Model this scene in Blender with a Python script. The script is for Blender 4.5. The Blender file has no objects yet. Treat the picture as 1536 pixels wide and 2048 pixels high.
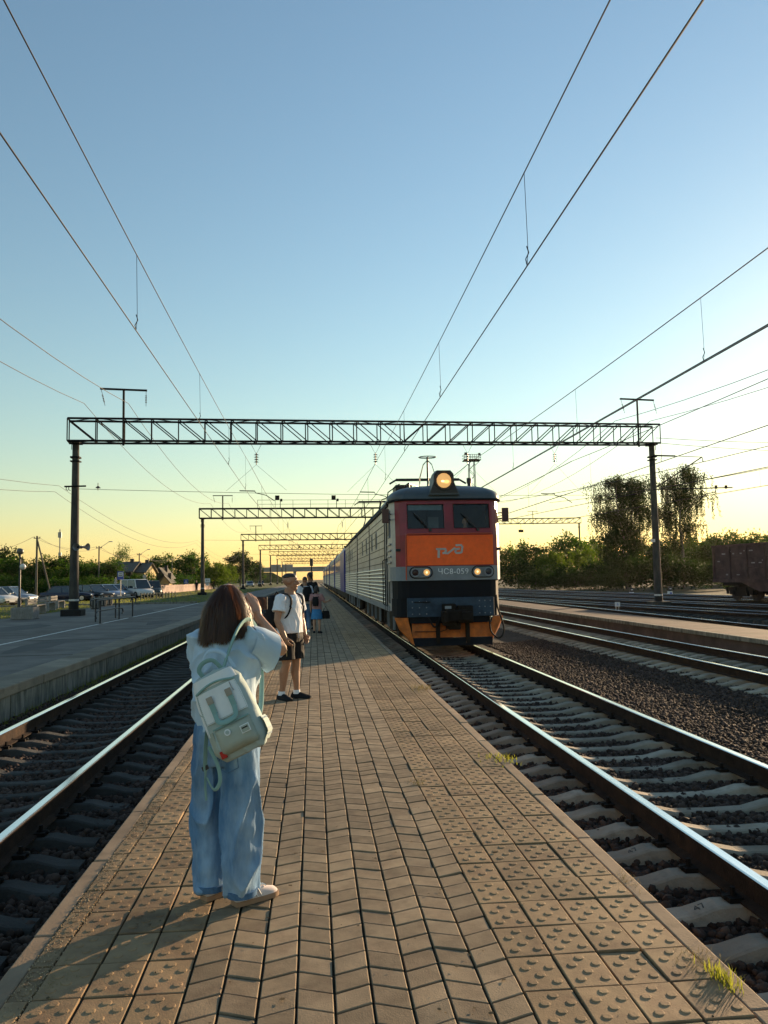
import bpy, math, random
import numpy as np
from mathutils import Vector, Matrix, Euler, noise
R = math.radians
random.seed(7)
scene = bpy.context.scene
col = scene.collection

# ---------------------------------------------------------------- camera
# world: X across the tracks, Y along the tracks, Z up, rail heads at z = 0, platform at z = 0.2
F, W_, H_ = 1600.0, 1536.0, 2048.0
CAM = Vector((0, 0, 1.83))
PITCH, YAW, ROLL = math.atan(131.5 / F), math.atan(142.4 / F), 0.018
fwd = Vector((math.sin(YAW) * math.cos(PITCH), math.cos(YAW) * math.cos(PITCH), math.sin(PITCH)))
rt0 = Vector((math.cos(YAW), -math.sin(YAW), 0))
up0 = rt0.cross(fwd)
cX = rt0 * math.cos(ROLL) - up0 * math.sin(ROLL)
cY = rt0 * math.sin(ROLL) + up0 * math.cos(ROLL)
cam_d = bpy.data.cameras.new('camera')
cam_d.sensor_fit = 'VERTICAL'; cam_d.sensor_height = 36.0; cam_d.lens = 36.0 * F / H_
cam_d.clip_start = 0.05; cam_d.clip_end = 6000
cam = bpy.data.objects.new('camera', cam_d)
cam.matrix_world = Matrix(((cX.x, cY.x, -fwd.x, CAM.x), (cX.y, cY.y, -fwd.y, CAM.y), (cX.z, cY.z, -fwd.z, CAM.z), (0, 0, 0, 1)))
col.objects.link(cam); scene.camera = cam

def ray(px, py): return cX * ((px - W_ / 2) / F) - cY * ((py - H_ / 2) / F) + fwd
def P(px, py, y):                     # point seen at a pixel, y metres along the track
    d = ray(px, py); return CAM + d * (y / d.y)
def G(px, py, z=0.0):                 # point seen at a pixel on the level z
    d = ray(px, py); return CAM + d * ((z - CAM.z) / d.z)

# ---------------------------------------------------------------- sky, sun, exposure
SUN_EL, SUN_AZ = R(9.0), R(43.5)     # azimuth from the track direction towards +X
world = bpy.data.worlds.new('World'); scene.world = world; world.use_nodes = True
wn = world.node_tree.nodes; wl = world.node_tree.links
sky = wn.new('ShaderNodeTexSky'); sky.sky_type = 'NISHITA'; sky.sun_disc = False
sky.sun_elevation = SUN_EL; sky.sun_rotation = SUN_AZ
sky.air_density = 1.5; sky.dust_density = 0.24; sky.ozone_density = 2.7; sky.altitude = 100
wl.new(sky.outputs[0], wn['Background'].inputs[0]); wn['Background'].inputs[1].default_value = 0.105
sd = bpy.data.lights.new('sun', 'SUN'); sd.energy = 5.0; sd.angle = R(0.55); sd.color = (1.0, 0.71, 0.42)
sun = bpy.data.objects.new('sun', sd)
S = Vector((math.sin(SUN_AZ) * math.cos(SUN_EL), math.cos(SUN_AZ) * math.cos(SUN_EL), math.sin(SUN_EL)))
sun.rotation_euler = S.to_track_quat('Z', 'Y').to_euler(); sun.location = (30, 40, 30); col.objects.link(sun)
scene.view_settings.view_transform = 'Standard'; scene.view_settings.look = 'None'
scene.view_settings.gamma = 1.0; scene.view_settings.exposure = 1.15
scene.render.resolution_x = 768; scene.render.resolution_y = 1024
scene.render.engine = 'CYCLES'

# ---------------------------------------------------------------- helpers
def sm(pts, n=5):                     # smooth curve through the points
    p = [Vector(v) for v in pts]; p = [p[0] * 2 - p[1]] + p + [p[-1] * 2 - p[-2]]; out = []
    for i in range(1, len(p) - 2):
        for k in range(n):
            t = k / n; out.append(.5 * ((2 * p[i]) + (p[i + 1] - p[i - 1]) * t + (2 * p[i - 1] - 5 * p[i] + 4 * p[i + 1] - p[i + 2]) * t * t + (3 * p[i] - p[i - 1] - 3 * p[i + 1] + p[i + 2]) * t ** 3))
    return out + [p[-2]]
class MB:
    def __init__(s): s.v = []; s.f = []; s.m = []
    def add(s, vs, fs, mi=0):
        b = len(s.v); s.v += [tuple(v) for v in vs]
        for f in fs: s.f.append(tuple(b + i for i in f)); s.m.append(mi)
        return s
    def box(s, c, d, rz=0, mi=0, rot=None):
        M = rot if rot is not None else Matrix.Rotation(rz, 3, 'Z')
        c = Vector(c)
        vs = [c + M @ Vector((x * d[0] / 2, y * d[1] / 2, z * d[2] / 2)) for x in (-1, 1) for y in (-1, 1) for z in (-1, 1)]
        return s.add(vs, [(0, 1, 3, 2), (4, 6, 7, 5), (0, 4, 5, 1), (2, 3, 7, 6), (0, 2, 6, 4), (1, 5, 7, 3)], mi)
    def bb(s, x0, x1, y0, y1, z0, z1, mi=0):
        return s.box(((x0 + x1) / 2, (y0 + y1) / 2, (z0 + z1) / 2), (x1 - x0, y1 - y0, z1 - z0), 0, mi)
    def loft(s, rings, caps=True, mi=0, closed=True):
        n = len(rings[0]); vs = [p for r in rings for p in r]; fs = []
        for i in range(len(rings) - 1):
            for j in range(n if closed else n - 1):
                k = (j + 1) % n
                fs.append((i * n + j, i * n + k, (i + 1) * n + k, (i + 1) * n + j))
        if caps: fs.append(tuple(range(n - 1, -1, -1))); fs.append(tuple((len(rings) - 1) * n + j for j in range(n)))
        return s.add(vs, fs, mi)
    def tube(s, pts, r, n=8, caps=True, mi=0, flat=1.0):
        pts = [Vector(p) for p in pts]; L = len(pts)
        rr = list(r) if hasattr(r, '__len__') else [r] * L
        rings = []; nx = None
        for i in range(L):
            t = (pts[min(i + 1, L - 1)] - pts[max(i - 1, 0)]).normalized()
            if nx is None:
                a = Vector((0, 0, 1)) if abs(t.z) < .9 else Vector((0, 1, 0))
                nx = a.cross(t).normalized()
            else: nx = (nx - t * nx.dot(t)).normalized()
            ny = t.cross(nx)
            rings.append([pts[i] + (nx * math.cos(2 * math.pi * j / n) + ny * math.sin(2 * math.pi * j / n) * flat) * rr[i] for j in range(n)])
        return s.loft(rings, caps, mi)
    def cyl(s, p0, p1, r0, r1=None, n=10, mi=0): return s.tube([p0, p1], [r0, r0 if r1 is None else r1], n, True, mi)
    def ell(s, c, rx, ry, rz, nu=10, nv=7, mi=0, M=None):
        c = Vector(c); rings = []
        for i in range(nv):
            a = math.pi * (i + .5) / nv - math.pi / 2; a = max(-1.5, min(1.5, a * 1.08))
            ring = []
            for j in range(nu):
                b = 2 * math.pi * j / nu
                v = Vector((rx * math.cos(a) * math.cos(b), ry * math.cos(a) * math.sin(b), rz * math.sin(a)))
                ring.append(c + (M @ v if M is not None else v))
            rings.append(ring)
        return s.loft(rings, True, mi)
    def ext(s, poly, vec, mi=0):
        poly = [Vector(p) for p in poly]; vec = Vector(vec)
        return s.loft([poly, [p + vec for p in poly]], True, mi)
    def mesh(s, name):
        me = bpy.data.meshes.new(name); me.from_pydata(s.v, [], s.f); me.update(); return me
    def build(s, name, mats, parent=None, smooth=None, bevel=0, loc=None):
        me = s.mesh(name)
        for m in (mats if isinstance(mats, (list, tuple)) else [mats]): me.materials.append(m)
        if any(s.m): me.polygons.foreach_set('material_index', s.m)
        if smooth:
            me.polygons.foreach_set('use_smooth', [True] * len(me.polygons))
            if smooth < 180: me.set_sharp_from_angle(angle=R(smooth))
        o = bpy.data.objects.new(name, me); col.objects.link(o)
        if parent is not None: o.parent = parent
        if loc is not None: o.location = loc
        if bevel:
            b = o.modifiers.new('bevel', 'BEVEL'); b.width = bevel; b.segments = 2; b.limit_method = 'ANGLE'; b.angle_limit = R(40)
        return o

def tag(o, label=None, cat=None, group=None, kind=None):
    if label: o['label'] = label
    if cat: o['category'] = cat
    if group: o['group'] = group
    if kind: o['kind'] = kind
    return o
def empty(name, loc=(0, 0, 0), rz=0, label=None, cat=None, group=None, kind=None):
    o = bpy.data.objects.new(name, None); o.location = loc; o.rotation_euler = (0, 0, rz); o.empty_display_size = .2
    col.objects.link(o); return tag(o, label, cat, group, kind)
def inst(name, me, parent, loc=(0, 0, 0), rz=0, sc=None):
    o = bpy.data.objects.new(name, me); o.location = loc; o.rotation_euler = (0, 0, rz)
    if sc: o.scale = sc if hasattr(sc, '__len__') else (sc,) * 3
    col.objects.link(o); o.parent = parent; return o
def copy_tree(o, parent=None):
    c = o.copy(); col.objects.link(c); c.parent = parent
    for ch in [x for x in o.children]: copy_tree(ch, c)
    return c
def npmesh(name, V, Fq, mat, rnd=None, smooth=False):   # V (n,3), Fq (m,k)
    me = bpy.data.meshes.new(name); k = Fq.shape[1]
    me.vertices.add(len(V)); me.vertices.foreach_set('co', V.astype(np.float32).ravel())
    me.loops.add(Fq.size); me.loops.foreach_set('vertex_index', Fq.astype(np.int32).ravel())
    me.polygons.add(len(Fq)); me.polygons.foreach_set('loop_start', np.arange(0, Fq.size, k, dtype=np.int32))
    me.update(calc_edges=True)
    if rnd is not None:
        a = me.attributes.new('rnd', 'FLOAT', 'POINT'); a.data.foreach_set('value', rnd.astype(np.float32))
    if smooth: me.polygons.foreach_set('use_smooth', np.ones(len(Fq), dtype=bool))
    if mat: me.materials.append(mat)
    return me

# ---------------------------------------------------------------- materials
def mat(name, c, rough=.7, metal=0, var=.14, vs=5, c2=None, t2=.55, s2=3, bump=0, bs=50, rnd=0, spec=.5, attr=0, trans=None, stretch=None, sheen=0, bd=.02, stain=0, ss=.7):
    m = bpy.data.materials.new(name); m.use_nodes = True
    nt = m.node_tree; n = nt.nodes; l = nt.links; b = n['Principled BSDF']
    tc = n.new('ShaderNodeTexCoord'); oi = n.new('ShaderNodeObjectInfo')
    ml = n.new('ShaderNodeMath'); ml.operation = 'MULTIPLY'; ml.inputs[1].default_value = 37.0; l.new(oi.outputs['Random'], ml.inputs[0])
    va = n.new('ShaderNodeVectorMath'); va.operation = 'ADD'; l.new(tc.outputs['Object'], va.inputs[0]); l.new(ml.outputs[0], va.inputs[1])
    vec = va.outputs[0]
    if stretch:
        vm = n.new('ShaderNodeVectorMath'); vm.operation = 'MULTIPLY'; vm.inputs[1].default_value = stretch; l.new(vec, vm.inputs[0]); vec = vm.outputs[0]
    def nz(sc, det=5, rg=.6):
        x = n.new('ShaderNodeTexNoise'); x.inputs['Scale'].default_value = sc; x.inputs['Detail'].default_value = det
        x.inputs['Roughness'].default_value = rg; l.new(vec, x.inputs['Vector']); return x.outputs[0]
    base = n.new('ShaderNodeRGB'); base.outputs[0].default_value = (*c, 1); cur = base.outputs[0]
    if c2:
        mr = n.new('ShaderNodeMapRange'); mr.inputs[1].default_value = t2 - .12; mr.inputs[2].default_value = t2 + .12; l.new(nz(s2, 6, .65), mr.inputs[0])
        mx = n.new('ShaderNodeMix'); mx.data_type = 'RGBA'; l.new(mr.outputs[0], mx.inputs[0]); l.new(cur, mx.inputs[6]); mx.inputs[7].default_value = (*c2, 1); cur = mx.outputs[2]
    mr = n.new('ShaderNodeMapRange'); mr.inputs[1].default_value = .25; mr.inputs[2].default_value = .75
    mr.inputs[3].default_value = 1 - var * 1.6; mr.inputs[4].default_value = 1 + var * 1.6; l.new(nz(vs), mr.inputs[0]); val = mr.outputs[0]
    def addv(src, amt, val):
        q = n.new('ShaderNodeMapRange'); q.inputs[3].default_value = 1 - amt; q.inputs[4].default_value = 1 + amt; l.new(src, q.inputs[0])
        x = n.new('ShaderNodeMath'); x.operation = 'MULTIPLY'; l.new(val, x.inputs[0]); l.new(q.outputs[0], x.inputs[1]); return x.outputs[0]
    if rnd: val = addv(oi.outputs['Random'], rnd, val)
    if attr:
        at = n.new('ShaderNodeAttribute'); at.attribute_name = 'rnd'; val = addv(at.outputs['Fac'], attr, val)
    if stain:                        # large blotches that run on from piece to piece
        ge = n.new('ShaderNodeNewGeometry'); x = n.new('ShaderNodeTexNoise'); x.inputs['Scale'].default_value = ss; x.inputs['Detail'].default_value = 7; x.inputs['Roughness'].default_value = .68; l.new(ge.outputs['Position'], x.inputs['Vector'])
        q = n.new('ShaderNodeMapRange'); q.inputs[1].default_value = .3; q.inputs[2].default_value = .7; l.new(x.outputs[0], q.inputs[0]); val = addv(q.outputs[0], stain, val)
    vm = n.new('ShaderNodeVectorMath'); vm.operation = 'SCALE'; l.new(cur, vm.inputs[0]); l.new(val, vm.inputs['Scale']); cur = vm.outputs[0]
    l.new(cur, b.inputs['Base Color']); b.inputs['Roughness'].default_value = rough; b.inputs['Metallic'].default_value = metal
    b.inputs['Specular IOR Level'].default_value = spec if spec != .5 or rough < .6 else .2
    if sheen: b.inputs['Sheen Weight'].default_value = sheen
    if bump:
        bp = n.new('ShaderNodeBump'); bp.inputs['Strength'].default_value = bump; bp.inputs['Distance'].default_value = bd; l.new(nz(bs, 4, .6), bp.inputs['Height']); l.new(bp.outputs[0], b.inputs['Normal'])
    if trans:
        tb = n.new('ShaderNodeBsdfTranslucent'); l.new(cur, tb.inputs[0]) if trans[0] is None else setattr(tb.inputs[0], 'default_value', (*trans[0], 1))
        ms = n.new('ShaderNodeMixShader'); ms.inputs[0].default_value = trans[1]
        l.new(b.outputs[0], ms.inputs[1]); l.new(tb.outputs[0], ms.inputs[2]); l.new(ms.outputs[0], n['Material Output'].inputs[0])
    return m
def glow(name, c, st):
    m = bpy.data.materials.new(name); m.use_nodes = True; b = m.node_tree.nodes['Principled BSDF']
    b.inputs['Base Color'].default_value = (*c, 1); b.inputs['Emission Color'].default_value = (*c, 1); b.inputs['Emission Strength'].default_value = st; b.inputs['Roughness'].default_value = .2
    return m
def glassy(name, c=(.75, .82, .85), mixv=.0):
    m = bpy.data.materials.new(name); m.use_nodes = True; n = m.node_tree.nodes; l = m.node_tree.links
    t = n.new('ShaderNodeBsdfTransparent'); t.inputs[0].default_value = (*c, 1); g = n.new('ShaderNodeBsdfGlossy'); g.inputs['Roughness'].default_value = .03
    fr = n.new('ShaderNodeFresnel'); fr.inputs[0].default_value = 1.5
    ad = n.new('ShaderNodeMath'); ad.operation = 'ADD'; ad.inputs[1].default_value = mixv; l.new(fr.outputs[0], ad.inputs[0])
    ms = n.new('ShaderNodeMixShader'); l.new(ad.outputs[0], ms.inputs[0]); l.new(t.outputs[0], ms.inputs[1]); l.new(g.outputs[0], ms.inputs[2]); l.new(ms.outputs[0], n['Material Output'].inputs[0])
    return m

M = {}
M['paver'] = mat('paver', (.31, .228, .142), .8, var=.16, vs=9, c2=(.22, .152, .095), t2=.6, s2=4, bump=.45, bs=140, rnd=.2, attr=.2, bd=.005, stain=.22, ss=1.3)
M['tile'] = mat('tactile_tile', (.345, .232, .125), .78, var=.16, vs=7, c2=(.25, .155, .088), t2=.58, s2=5, bump=.45, bs=140, rnd=.17, attr=.17, bd=.005, stain=.25, ss=1.1)
M['edge'] = mat('edge_stone', (.30, .215, .14), .85, var=.18, vs=6, c2=(.17, .12, .08), t2=.62, s2=3, bump=.4, bs=80, rnd=.1, bd=.006, stain=.25, ss=1.5)
M['joint'] = mat('joint_sand', (.045, .038, .028), .95, var=.4, vs=12, c2=(.035, .05, .02), t2=.6, s2=9, bump=.6, bs=200)
M['wallc'] = mat('platform_concrete', (.24, .225, .185), .9, var=.25, vs=4, c2=(.09, .095, .075), t2=.55, s2=2.2, bump=.5, bs=25, stretch=(3, 3, .7), bd=.03)
M['rust'] = mat('rail_rust', (.026, .015, .010), .9, var=.35, vs=8, c2=(.045, .024, .012), t2=.6, s2=3, bump=.5, bs=60)
M['steel'] = mat('rail_polished', (.9, .88, .85), .15, 1.0, var=.08, vs=4, stretch=(40, .6, 1))
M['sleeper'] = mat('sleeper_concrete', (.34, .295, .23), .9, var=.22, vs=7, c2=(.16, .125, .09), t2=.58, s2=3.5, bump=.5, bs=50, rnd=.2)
M['sleeper_dark'] = mat('sleeper_concrete_dark', (.07, .068, .062), .92, var=.25, vs=7, c2=(.035, .032, .029), t2=.52, s2=3.5, bump=.5, bs=50, rnd=.2)  # older concrete, its colour darkened further to stand in for deep shade
M['iron'] = mat('dark_iron', (.014, .011, .009), .7, .3, var=.3, vs=15)
M['ballast'] = mat('ballast_bed', (.028, .021, .017), .95, var=.5, vs=14, c2=(.055, .038, .03), t2=.55, s2=1.2, bump=1, bs=16, bd=.05)
M['stone'] = mat('ballast_stone', (.052, .034, .025), .85, var=.3, vs=12, attr=.6, c2=(.06, .038, .03), t2=.55, s2=.8)
M['dirt'] = mat('dirt', (.05, .046, .03), .95, var=.35, vs=2, c2=(.04, .05, .018), t2=.5, s2=.15, bump=.6, bs=8, bd=.1)
M['grass'] = mat('grass_ground', (.065, .085, .022), .95, var=.3, vs=1.2, c2=(.11, .105, .035), t2=.55, s2=.25, bump=.8, bs=14, bd=.08)
M['asphalt'] = mat('platform_asphalt', (.165, .15, .13), .88, var=.16, vs=1.5, c2=(.12, .11, .096), t2=.55, s2=.5, bump=.35, bs=60, bd=.01, stain=.3, ss=.35)
M['road'] = mat('road_asphalt', (.10, .097, .09), .9, var=.12, vs=1)
M['whitepaint'] = mat('white_paint', (.62, .61, .57), .7, var=.25, vs=6)
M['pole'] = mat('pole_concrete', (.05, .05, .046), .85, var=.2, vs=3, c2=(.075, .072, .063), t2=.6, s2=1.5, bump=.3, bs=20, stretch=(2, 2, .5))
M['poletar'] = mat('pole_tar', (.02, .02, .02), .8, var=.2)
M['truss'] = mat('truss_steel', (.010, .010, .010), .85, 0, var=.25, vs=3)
M['wire'] = mat('wire_copper', (.018, .016, .014), .6, .4, var=.1)
M['porcelain'] = mat('insulator', (.05, .03, .02), .35, var=.2)
M['galv'] = mat('galvanised', (.28, .28, .27), .5, .6, var=.15)
M['black'] = mat('black_paint', (.015, .015, .016), .5, var=.2)
M['blackrubber'] = mat('black_rubber', (.012, .012, .012), .8, var=.2)
# ================================================================ terrain and platforms
def sheet(name, x0, x1, y0, y1, z, m, kind='structure', n=1):
    mb = MB(); mb.add([(x0, y0, z), (x1, y0, z), (x1, y1, z), (x0, y1, z)], [(0, 1, 2, 3)])
    return tag(mb.build(name, m), kind=kind)
sheet('ground', -1500, 1500, -300, 2500, -0.55, M['dirt'])
# ballast bed: one undulating sheet under the tracks
nx, ny = 90, 260
xs = np.concatenate([np.linspace(-5.2, 11, 70), np.linspace(11.5, 34, 20)]); ys = np.concatenate([np.linspace(-6, 26, 160), np.linspace(26.5, 520, 100)])
gx, gy = np.meshgrid(xs, ys, indexing='ij')
gz = np.full(gx.shape, -.305)
for i in range(gx.shape[0]):
    for j in range(gx.shape[1]):
        x, y = gx[i, j], gy[i, j]
        d = min(abs(x - 3.43), abs(x + 3.09), abs(x - 8.8), abs(x - 14.35))
        z = -.282 - .095 * max(0, min(1, (d - 1.4) / 1.1))
        gz[i, j] = z + .018 * noise.noise(Vector((x * 2.1, y * 2.1, 0)))
V = np.stack([gx, gy, gz], -1).reshape(-1, 3); a, b = gx.shape
I = (np.arange(a - 1)[:, None] * b + np.arange(b - 1)[None, :]).ravel()
me = npmesh('ballast_bed', V, np.stack([I, I + b, I + b + 1, I + 1], -1), M['ballast'], smooth=True)
o = bpy.data.objects.new('ballast_bed', me); col.objects.link(o); tag(o, kind='structure')

def bed(x, y):
    d = min(abs(x - 3.43), abs(x + 3.09), abs(x - 8.8), abs(x - 14.35))
    return -.282 - .095 * max(0, min(1, (d - 1.4) / 1.1))
# loose ballast stones
rng = np.random.default_rng(3)
t = (1 + 5 ** .5) / 2
ico = np.array([(-1, t, 0), (1, t, 0), (-1, -t, 0), (1, -t, 0), (0, -1, t), (0, 1, t), (0, -1, -t), (0, 1, -t), (t, 0, -1), (t, 0, 1), (-t, 0, -1), (-t, 0, 1)]) / 1.9
icf = np.array([(0, 11, 5), (0, 5, 1), (0, 1, 7), (0, 7, 10), (0, 10, 11), (1, 5, 9), (5, 11, 4), (11, 10, 2), (10, 7, 6), (7, 1, 8), (3, 9, 4), (3, 4, 2), (3, 2, 6), (3, 6, 8), (3, 8, 9), (4, 9, 5), (2, 4, 11), (6, 2, 10), (8, 6, 7), (9, 8, 1)])
def stones(name, pts, smin, smax, label):
    n = len(pts)
    q = rng.normal(size=(n, 4)); q /= np.linalg.norm(q, axis=1)[:, None]
    w, x, y, z = q.T
    Rm = np.stack([1 - 2 * (y * y + z * z), 2 * (x * y - z * w), 2 * (x * z + y * w), 2 * (x * y + z * w), 1 - 2 * (x * x + z * z), 2 * (y * z - x * w), 2 * (x * z - y * w), 2 * (y * z + x * w), 1 - 2 * (x * x + y * y)], -1).reshape(n, 3, 3)
    sc = rng.uniform(smin, smax, (n, 1)) * rng.uniform(.55, 1.15, (n, 3))
    base = ico[None] * (1 + rng.uniform(-.22, .22, (n, 12, 1)))
    V = np.einsum('nij,nkj->nki', Rm, base * sc[:, None, :]) + pts[:, None, :]
    Fq = (icf[None] + (np.arange(n) * 12)[:, None, None]).reshape(-1, 3)
    me = npmesh(name, V.reshape(-1, 3), Fq, M['stone'], np.repeat(rng.random(n), 12))
    o = bpy.data.objects.new(name, me); col.objects.link(o); return tag(o, label, 'gravel', kind='stuff')
def scatter(x0, x1, y0, y1, dens):
    n = int((x1 - x0) * (y1 - y0) * dens)
    x = rng.uniform(x0, x1, n); y = rng.uniform(y0, y1, n)
    z = np.array([bed(a, b) for a, b in zip(x, y)]) + rng.uniform(-.012, .018, n)
    return np.stack([x, y, z], -1)
pts = np.concatenate([scatter(1.74, 5.3, 1.5, 9, 520), scatter(1.74, 5.3, 9, 21, 380), scatter(5.3, 7.4, 4.5, 26, 430), scatter(7.4, 10.5, 9, 24, 150)])
stones('ballast_gravel', pts, .02, .042, 'brown crushed stone ballast between the sleepers and tracks right of the platform')
pts = np.concatenate([scatter(-4.8, -1.36, 2.5, 16, 420)])
stones('ballast_gravel', pts, .024, .045, 'dark crushed stone ballast around the sleepers left of the platform')

# ---------------------------------------------------------------- island platform with paving
PZ = .2
XL, XR = -1.314, 1.70
plat = empty('platform', (0, 0, 0), kind='structure')
mb = MB(); mb.bb(XL + .02, XR - .02, -3, 420, -.5, PZ - .016)
mb.build('platform_base', M['joint'], plat)
for x0, x1 in ((XL, XL + .09), (XR - .09, XR)):       # edge stones, each its own piece
    y = -1.0; k = 0; L = 1.0
    while y < 60:
        mb = MB(); g = .006
        hz = PZ + random.uniform(-.004, .004)
        mb.bb(x0, x1, y + g, y + L - g, -.02, hz)
        o = mb.build('edge_stone', M['edge'], plat, bevel=.008); o.location.x = random.uniform(-.004, .004)
        y += L
    mb = MB(); mb.bb(x0, x1, 60, 420, -.02, PZ); mb.build('edge_strip', M['edge'], plat)
    mb = MB(); xx = x0 + .012 if x0 < 0 else x0; mb.bb(xx, xx + .078, -3, 420, -.5, -.0205); mb.build('platform_wall', M['wallc'], plat)

CW, RL, SL = .148, .145, .055
def paver_poly(s, g=.0052):
    y0 = -s * SL / 2; y1 = s * SL / 2
    return [(g, y0 + g), (CW - g, y1 + g), (CW - g, y1 + RL - g), (g, y0 + RL - g)]
def slab(poly, z0, zt, bv=.0032):
    cx = sum(p[0] for p in poly) / 4; cy = sum(p[1] for p in poly) / 4
    def ins(d): return [(p[0] + (d if p[0] < cx else -d), p[1] + (d if p[1] < cy else -d)) for p in poly]
    vs = [(x, y, z0) for x, y in poly] + [(x, y, zt - bv * .8) for x, y in poly] + [(x, y, zt) for x, y in ins(bv)]
    fs = []
    for b0 in (0, 4):
        for j in range(4): fs.append((b0 + j, b0 + (j + 1) % 4, b0 + 4 + (j + 1) % 4, b0 + 4 + j))
    fs.append((8, 9, 10, 11)); return vs, fs
pv = []
for s in (1, -1):
    mb = MB(); mb.add(*slab(paver_poly(s), -.03, 0)); me = mb.mesh('paver'); me.materials.append(M['paver']); pv.append(me)
X0P = -.528; rows0 = int((2.75) / RL); cnt = 0
rs = MB(); rsr = []
nrow = int(75 / RL)
for r in range(rows0, nrow):
    for c in range(9):
        x = X0P + c * CW; y = r * RL; z = PZ + random.uniform(-.0025, .0025)
        if cnt < 300:
            o = inst('paver', pv[c % 2], plat, (x, y, z)); o.rotation_euler = (random.uniform(-.012, .012), random.uniform(-.012, .012), random.uniform(-.008, .008)); cnt += 1
            if random.random() < .06: o.location.z -= .0025; o.rotation_euler.x += random.choice((-.014, .014)); o.rotation_euler.y += random.uniform(-.014, .014)
        else:
            vs, fs = slab(paver_poly(1 if c % 2 == 0 else -1), -.03, 0)
            tx, ty = random.uniform(-.012, .012), random.uniform(-.012, .012)
            rs.add([(x + a, y + b, z + d + tx * (a - .07) + ty * (b - .07)) for a, b, d in vs], fs); rsr += [random.random()] * len(vs)
o = rs.build('paver_field', M['paver'], plat); tag(o, kind='stuff')
at = o.data.attributes.new('rnd', 'FLOAT', 'POINT'); at.data.foreach_set('value', rsr)

TX, TY = .2, .283
def tile_mesh(w, dots):
    g = .0052; mb = MB(); mb.add(*slab([(g, g), (w - g, g), (w - g, TY - g), (g, TY - g)], -.03, 0))
    if dots:
        for u, v in [(.53, .84), (.53, .43), (.29, .64), (.29, .225), (.80, .64), (.80, .225)]:
            x = u * TX - (TX - w); y = v * TY
            if w < TX and x < .012: continue
            n = 12; r0, r1, h = .0215, .0165, .0034
            mb.loft([[(x + r0 * math.cos(2 * math.pi * j / n), y + r0 * math.sin(2 * math.pi * j / n), -.0006) for j in range(n)],
                     [(x + (r0 - .002) * math.cos(2 * math.pi * j / n), y + (r0 - .002) * math.sin(2 * math.pi * j / n), h * .7) for j in range(n)],
                     [(x + r1 * math.cos(2 * math.pi * j / n), y + r1 * math.sin(2 * math.pi * j / n), h) for j in range(n)]])
    return mb
cols = [(XL + .09, .096, True)] + [(-1.128 + .2 * k, TX, False) for k in range(3)] + [(.803 + .2 * k, TX, False) for k in range(4)]
tm = {}
for w in (TX, .096):
    mb = tile_mesh(w, True); me = mb.mesh('tactile_tile'); me.materials.append(M['tile']); tm[w] = me
far = MB(); farr = []; cnt = 0
r = 9
tiles = []
while r * TY < 75:
    for x, w, half in cols:
        y = r * TY + (.12 if x > 0 else 0); z = PZ + random.uniform(-.003, .003)
        if cnt < 304:
            o = inst('tactile_tile', tm[w], plat, (x, y, z)); o.rotation_euler = (random.uniform(-.01, .01), random.uniform(-.012, .012), random.uniform(-.006, .006)); cnt += 1
        else:
            q = tile_mesh(w, r * TY < 24); tx = random.uniform(-.01, .01)
            far.add([(x + a, y + b, z + d + tx * (a - .1)) for a, b, d in q.v], q.f); farr += [random.random()] * len(q.v)
    r += 1
o = far.build('tactile_tile_field', M['tile'], plat); tag(o, kind='stuff')
at = o.data.attributes.new('rnd', 'FLOAT', 'POINT'); at.data.foreach_set('value', farr)
mb = MB(); mb.bb(XL + .09, XR - .09, 75.2, 420, PZ - .015, PZ); mb.build('far_paving', M['paver'], plat)

# sand grit gathered along the left edge of the paving
n = 2600
pts = np.stack([XL + .09 + np.abs(rng.normal(0, .045, n)), rng.uniform(2.6, 10, n), np.full(n, PZ + .002)], -1)
n2 = 900
pts2 = np.stack([-1.128 + rng.normal(0, .006, n2), rng.uniform(2.6, 8, n2), np.full(n2, PZ)], -1)
M['grit'] = mat('grit', (.30, .23, .15), .9, attr=.5)
o = stones('sand_grit', np.concatenate([pts, pts2]), .002, .0045, 'coarse sand grit lying along the left edge of the paving')
o.data.materials[0] = M['grit']

# ---------------------------------------------------------------- tracks
def rail_mesh(y0, y1):
    prof = [(-.075, -.18), (.075, -.18), (.075, -.168), (.012, -.15), (.012, -.045), (.036, -.036), (.0375, -.008), (.031, 0), (-.031, 0), (-.0375, -.008), (-.036, -.036), (-.012, -.045), (-.012, -.15), (-.075, -.168)]
    mb = MB(); n = len(prof)
    vs = [(x, y0, z) for x, z in prof] + [(x, y1, z) for x, z in prof]
    for j in range(n):
        k = (j + 1) % n
        mb.add([vs[j], vs[k], vs[n + k], vs[n + j]], [(0, 1, 2, 3)], 1 if j in (6, 7, 8) else 0)
    mb.add(vs, [tuple(range(n - 1, -1, -1)), tuple(range(n, 2 * n))])
    return mb
SLP = .515
def sleeper_me(m):
    st = [(-1.35, -.245, .088, .118), (-1.20, -.235, .088, .12), (-1.02, -.187, .080, .12), (-.55, -.190, .080, .12), (-.32, -.240, .074, .112), (0, -.246, .070, .108)]
    st = st + [(-x, z, a, b) for x, z, a, b in st[-2::-1]]
    rings = [[(x, -b, -.42), (x, b, -.42), (x, a, z - .012), (x, a - .014, z), (x, -a + .014, z), (x, -a, z - .012)] for x, z, a, b in st]
    mb = MB(); mb.loft(rings); me = mb.mesh('sleeper'); me.materials.append(m); return me
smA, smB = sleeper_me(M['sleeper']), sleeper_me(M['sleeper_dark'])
clip_me = []
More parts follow.
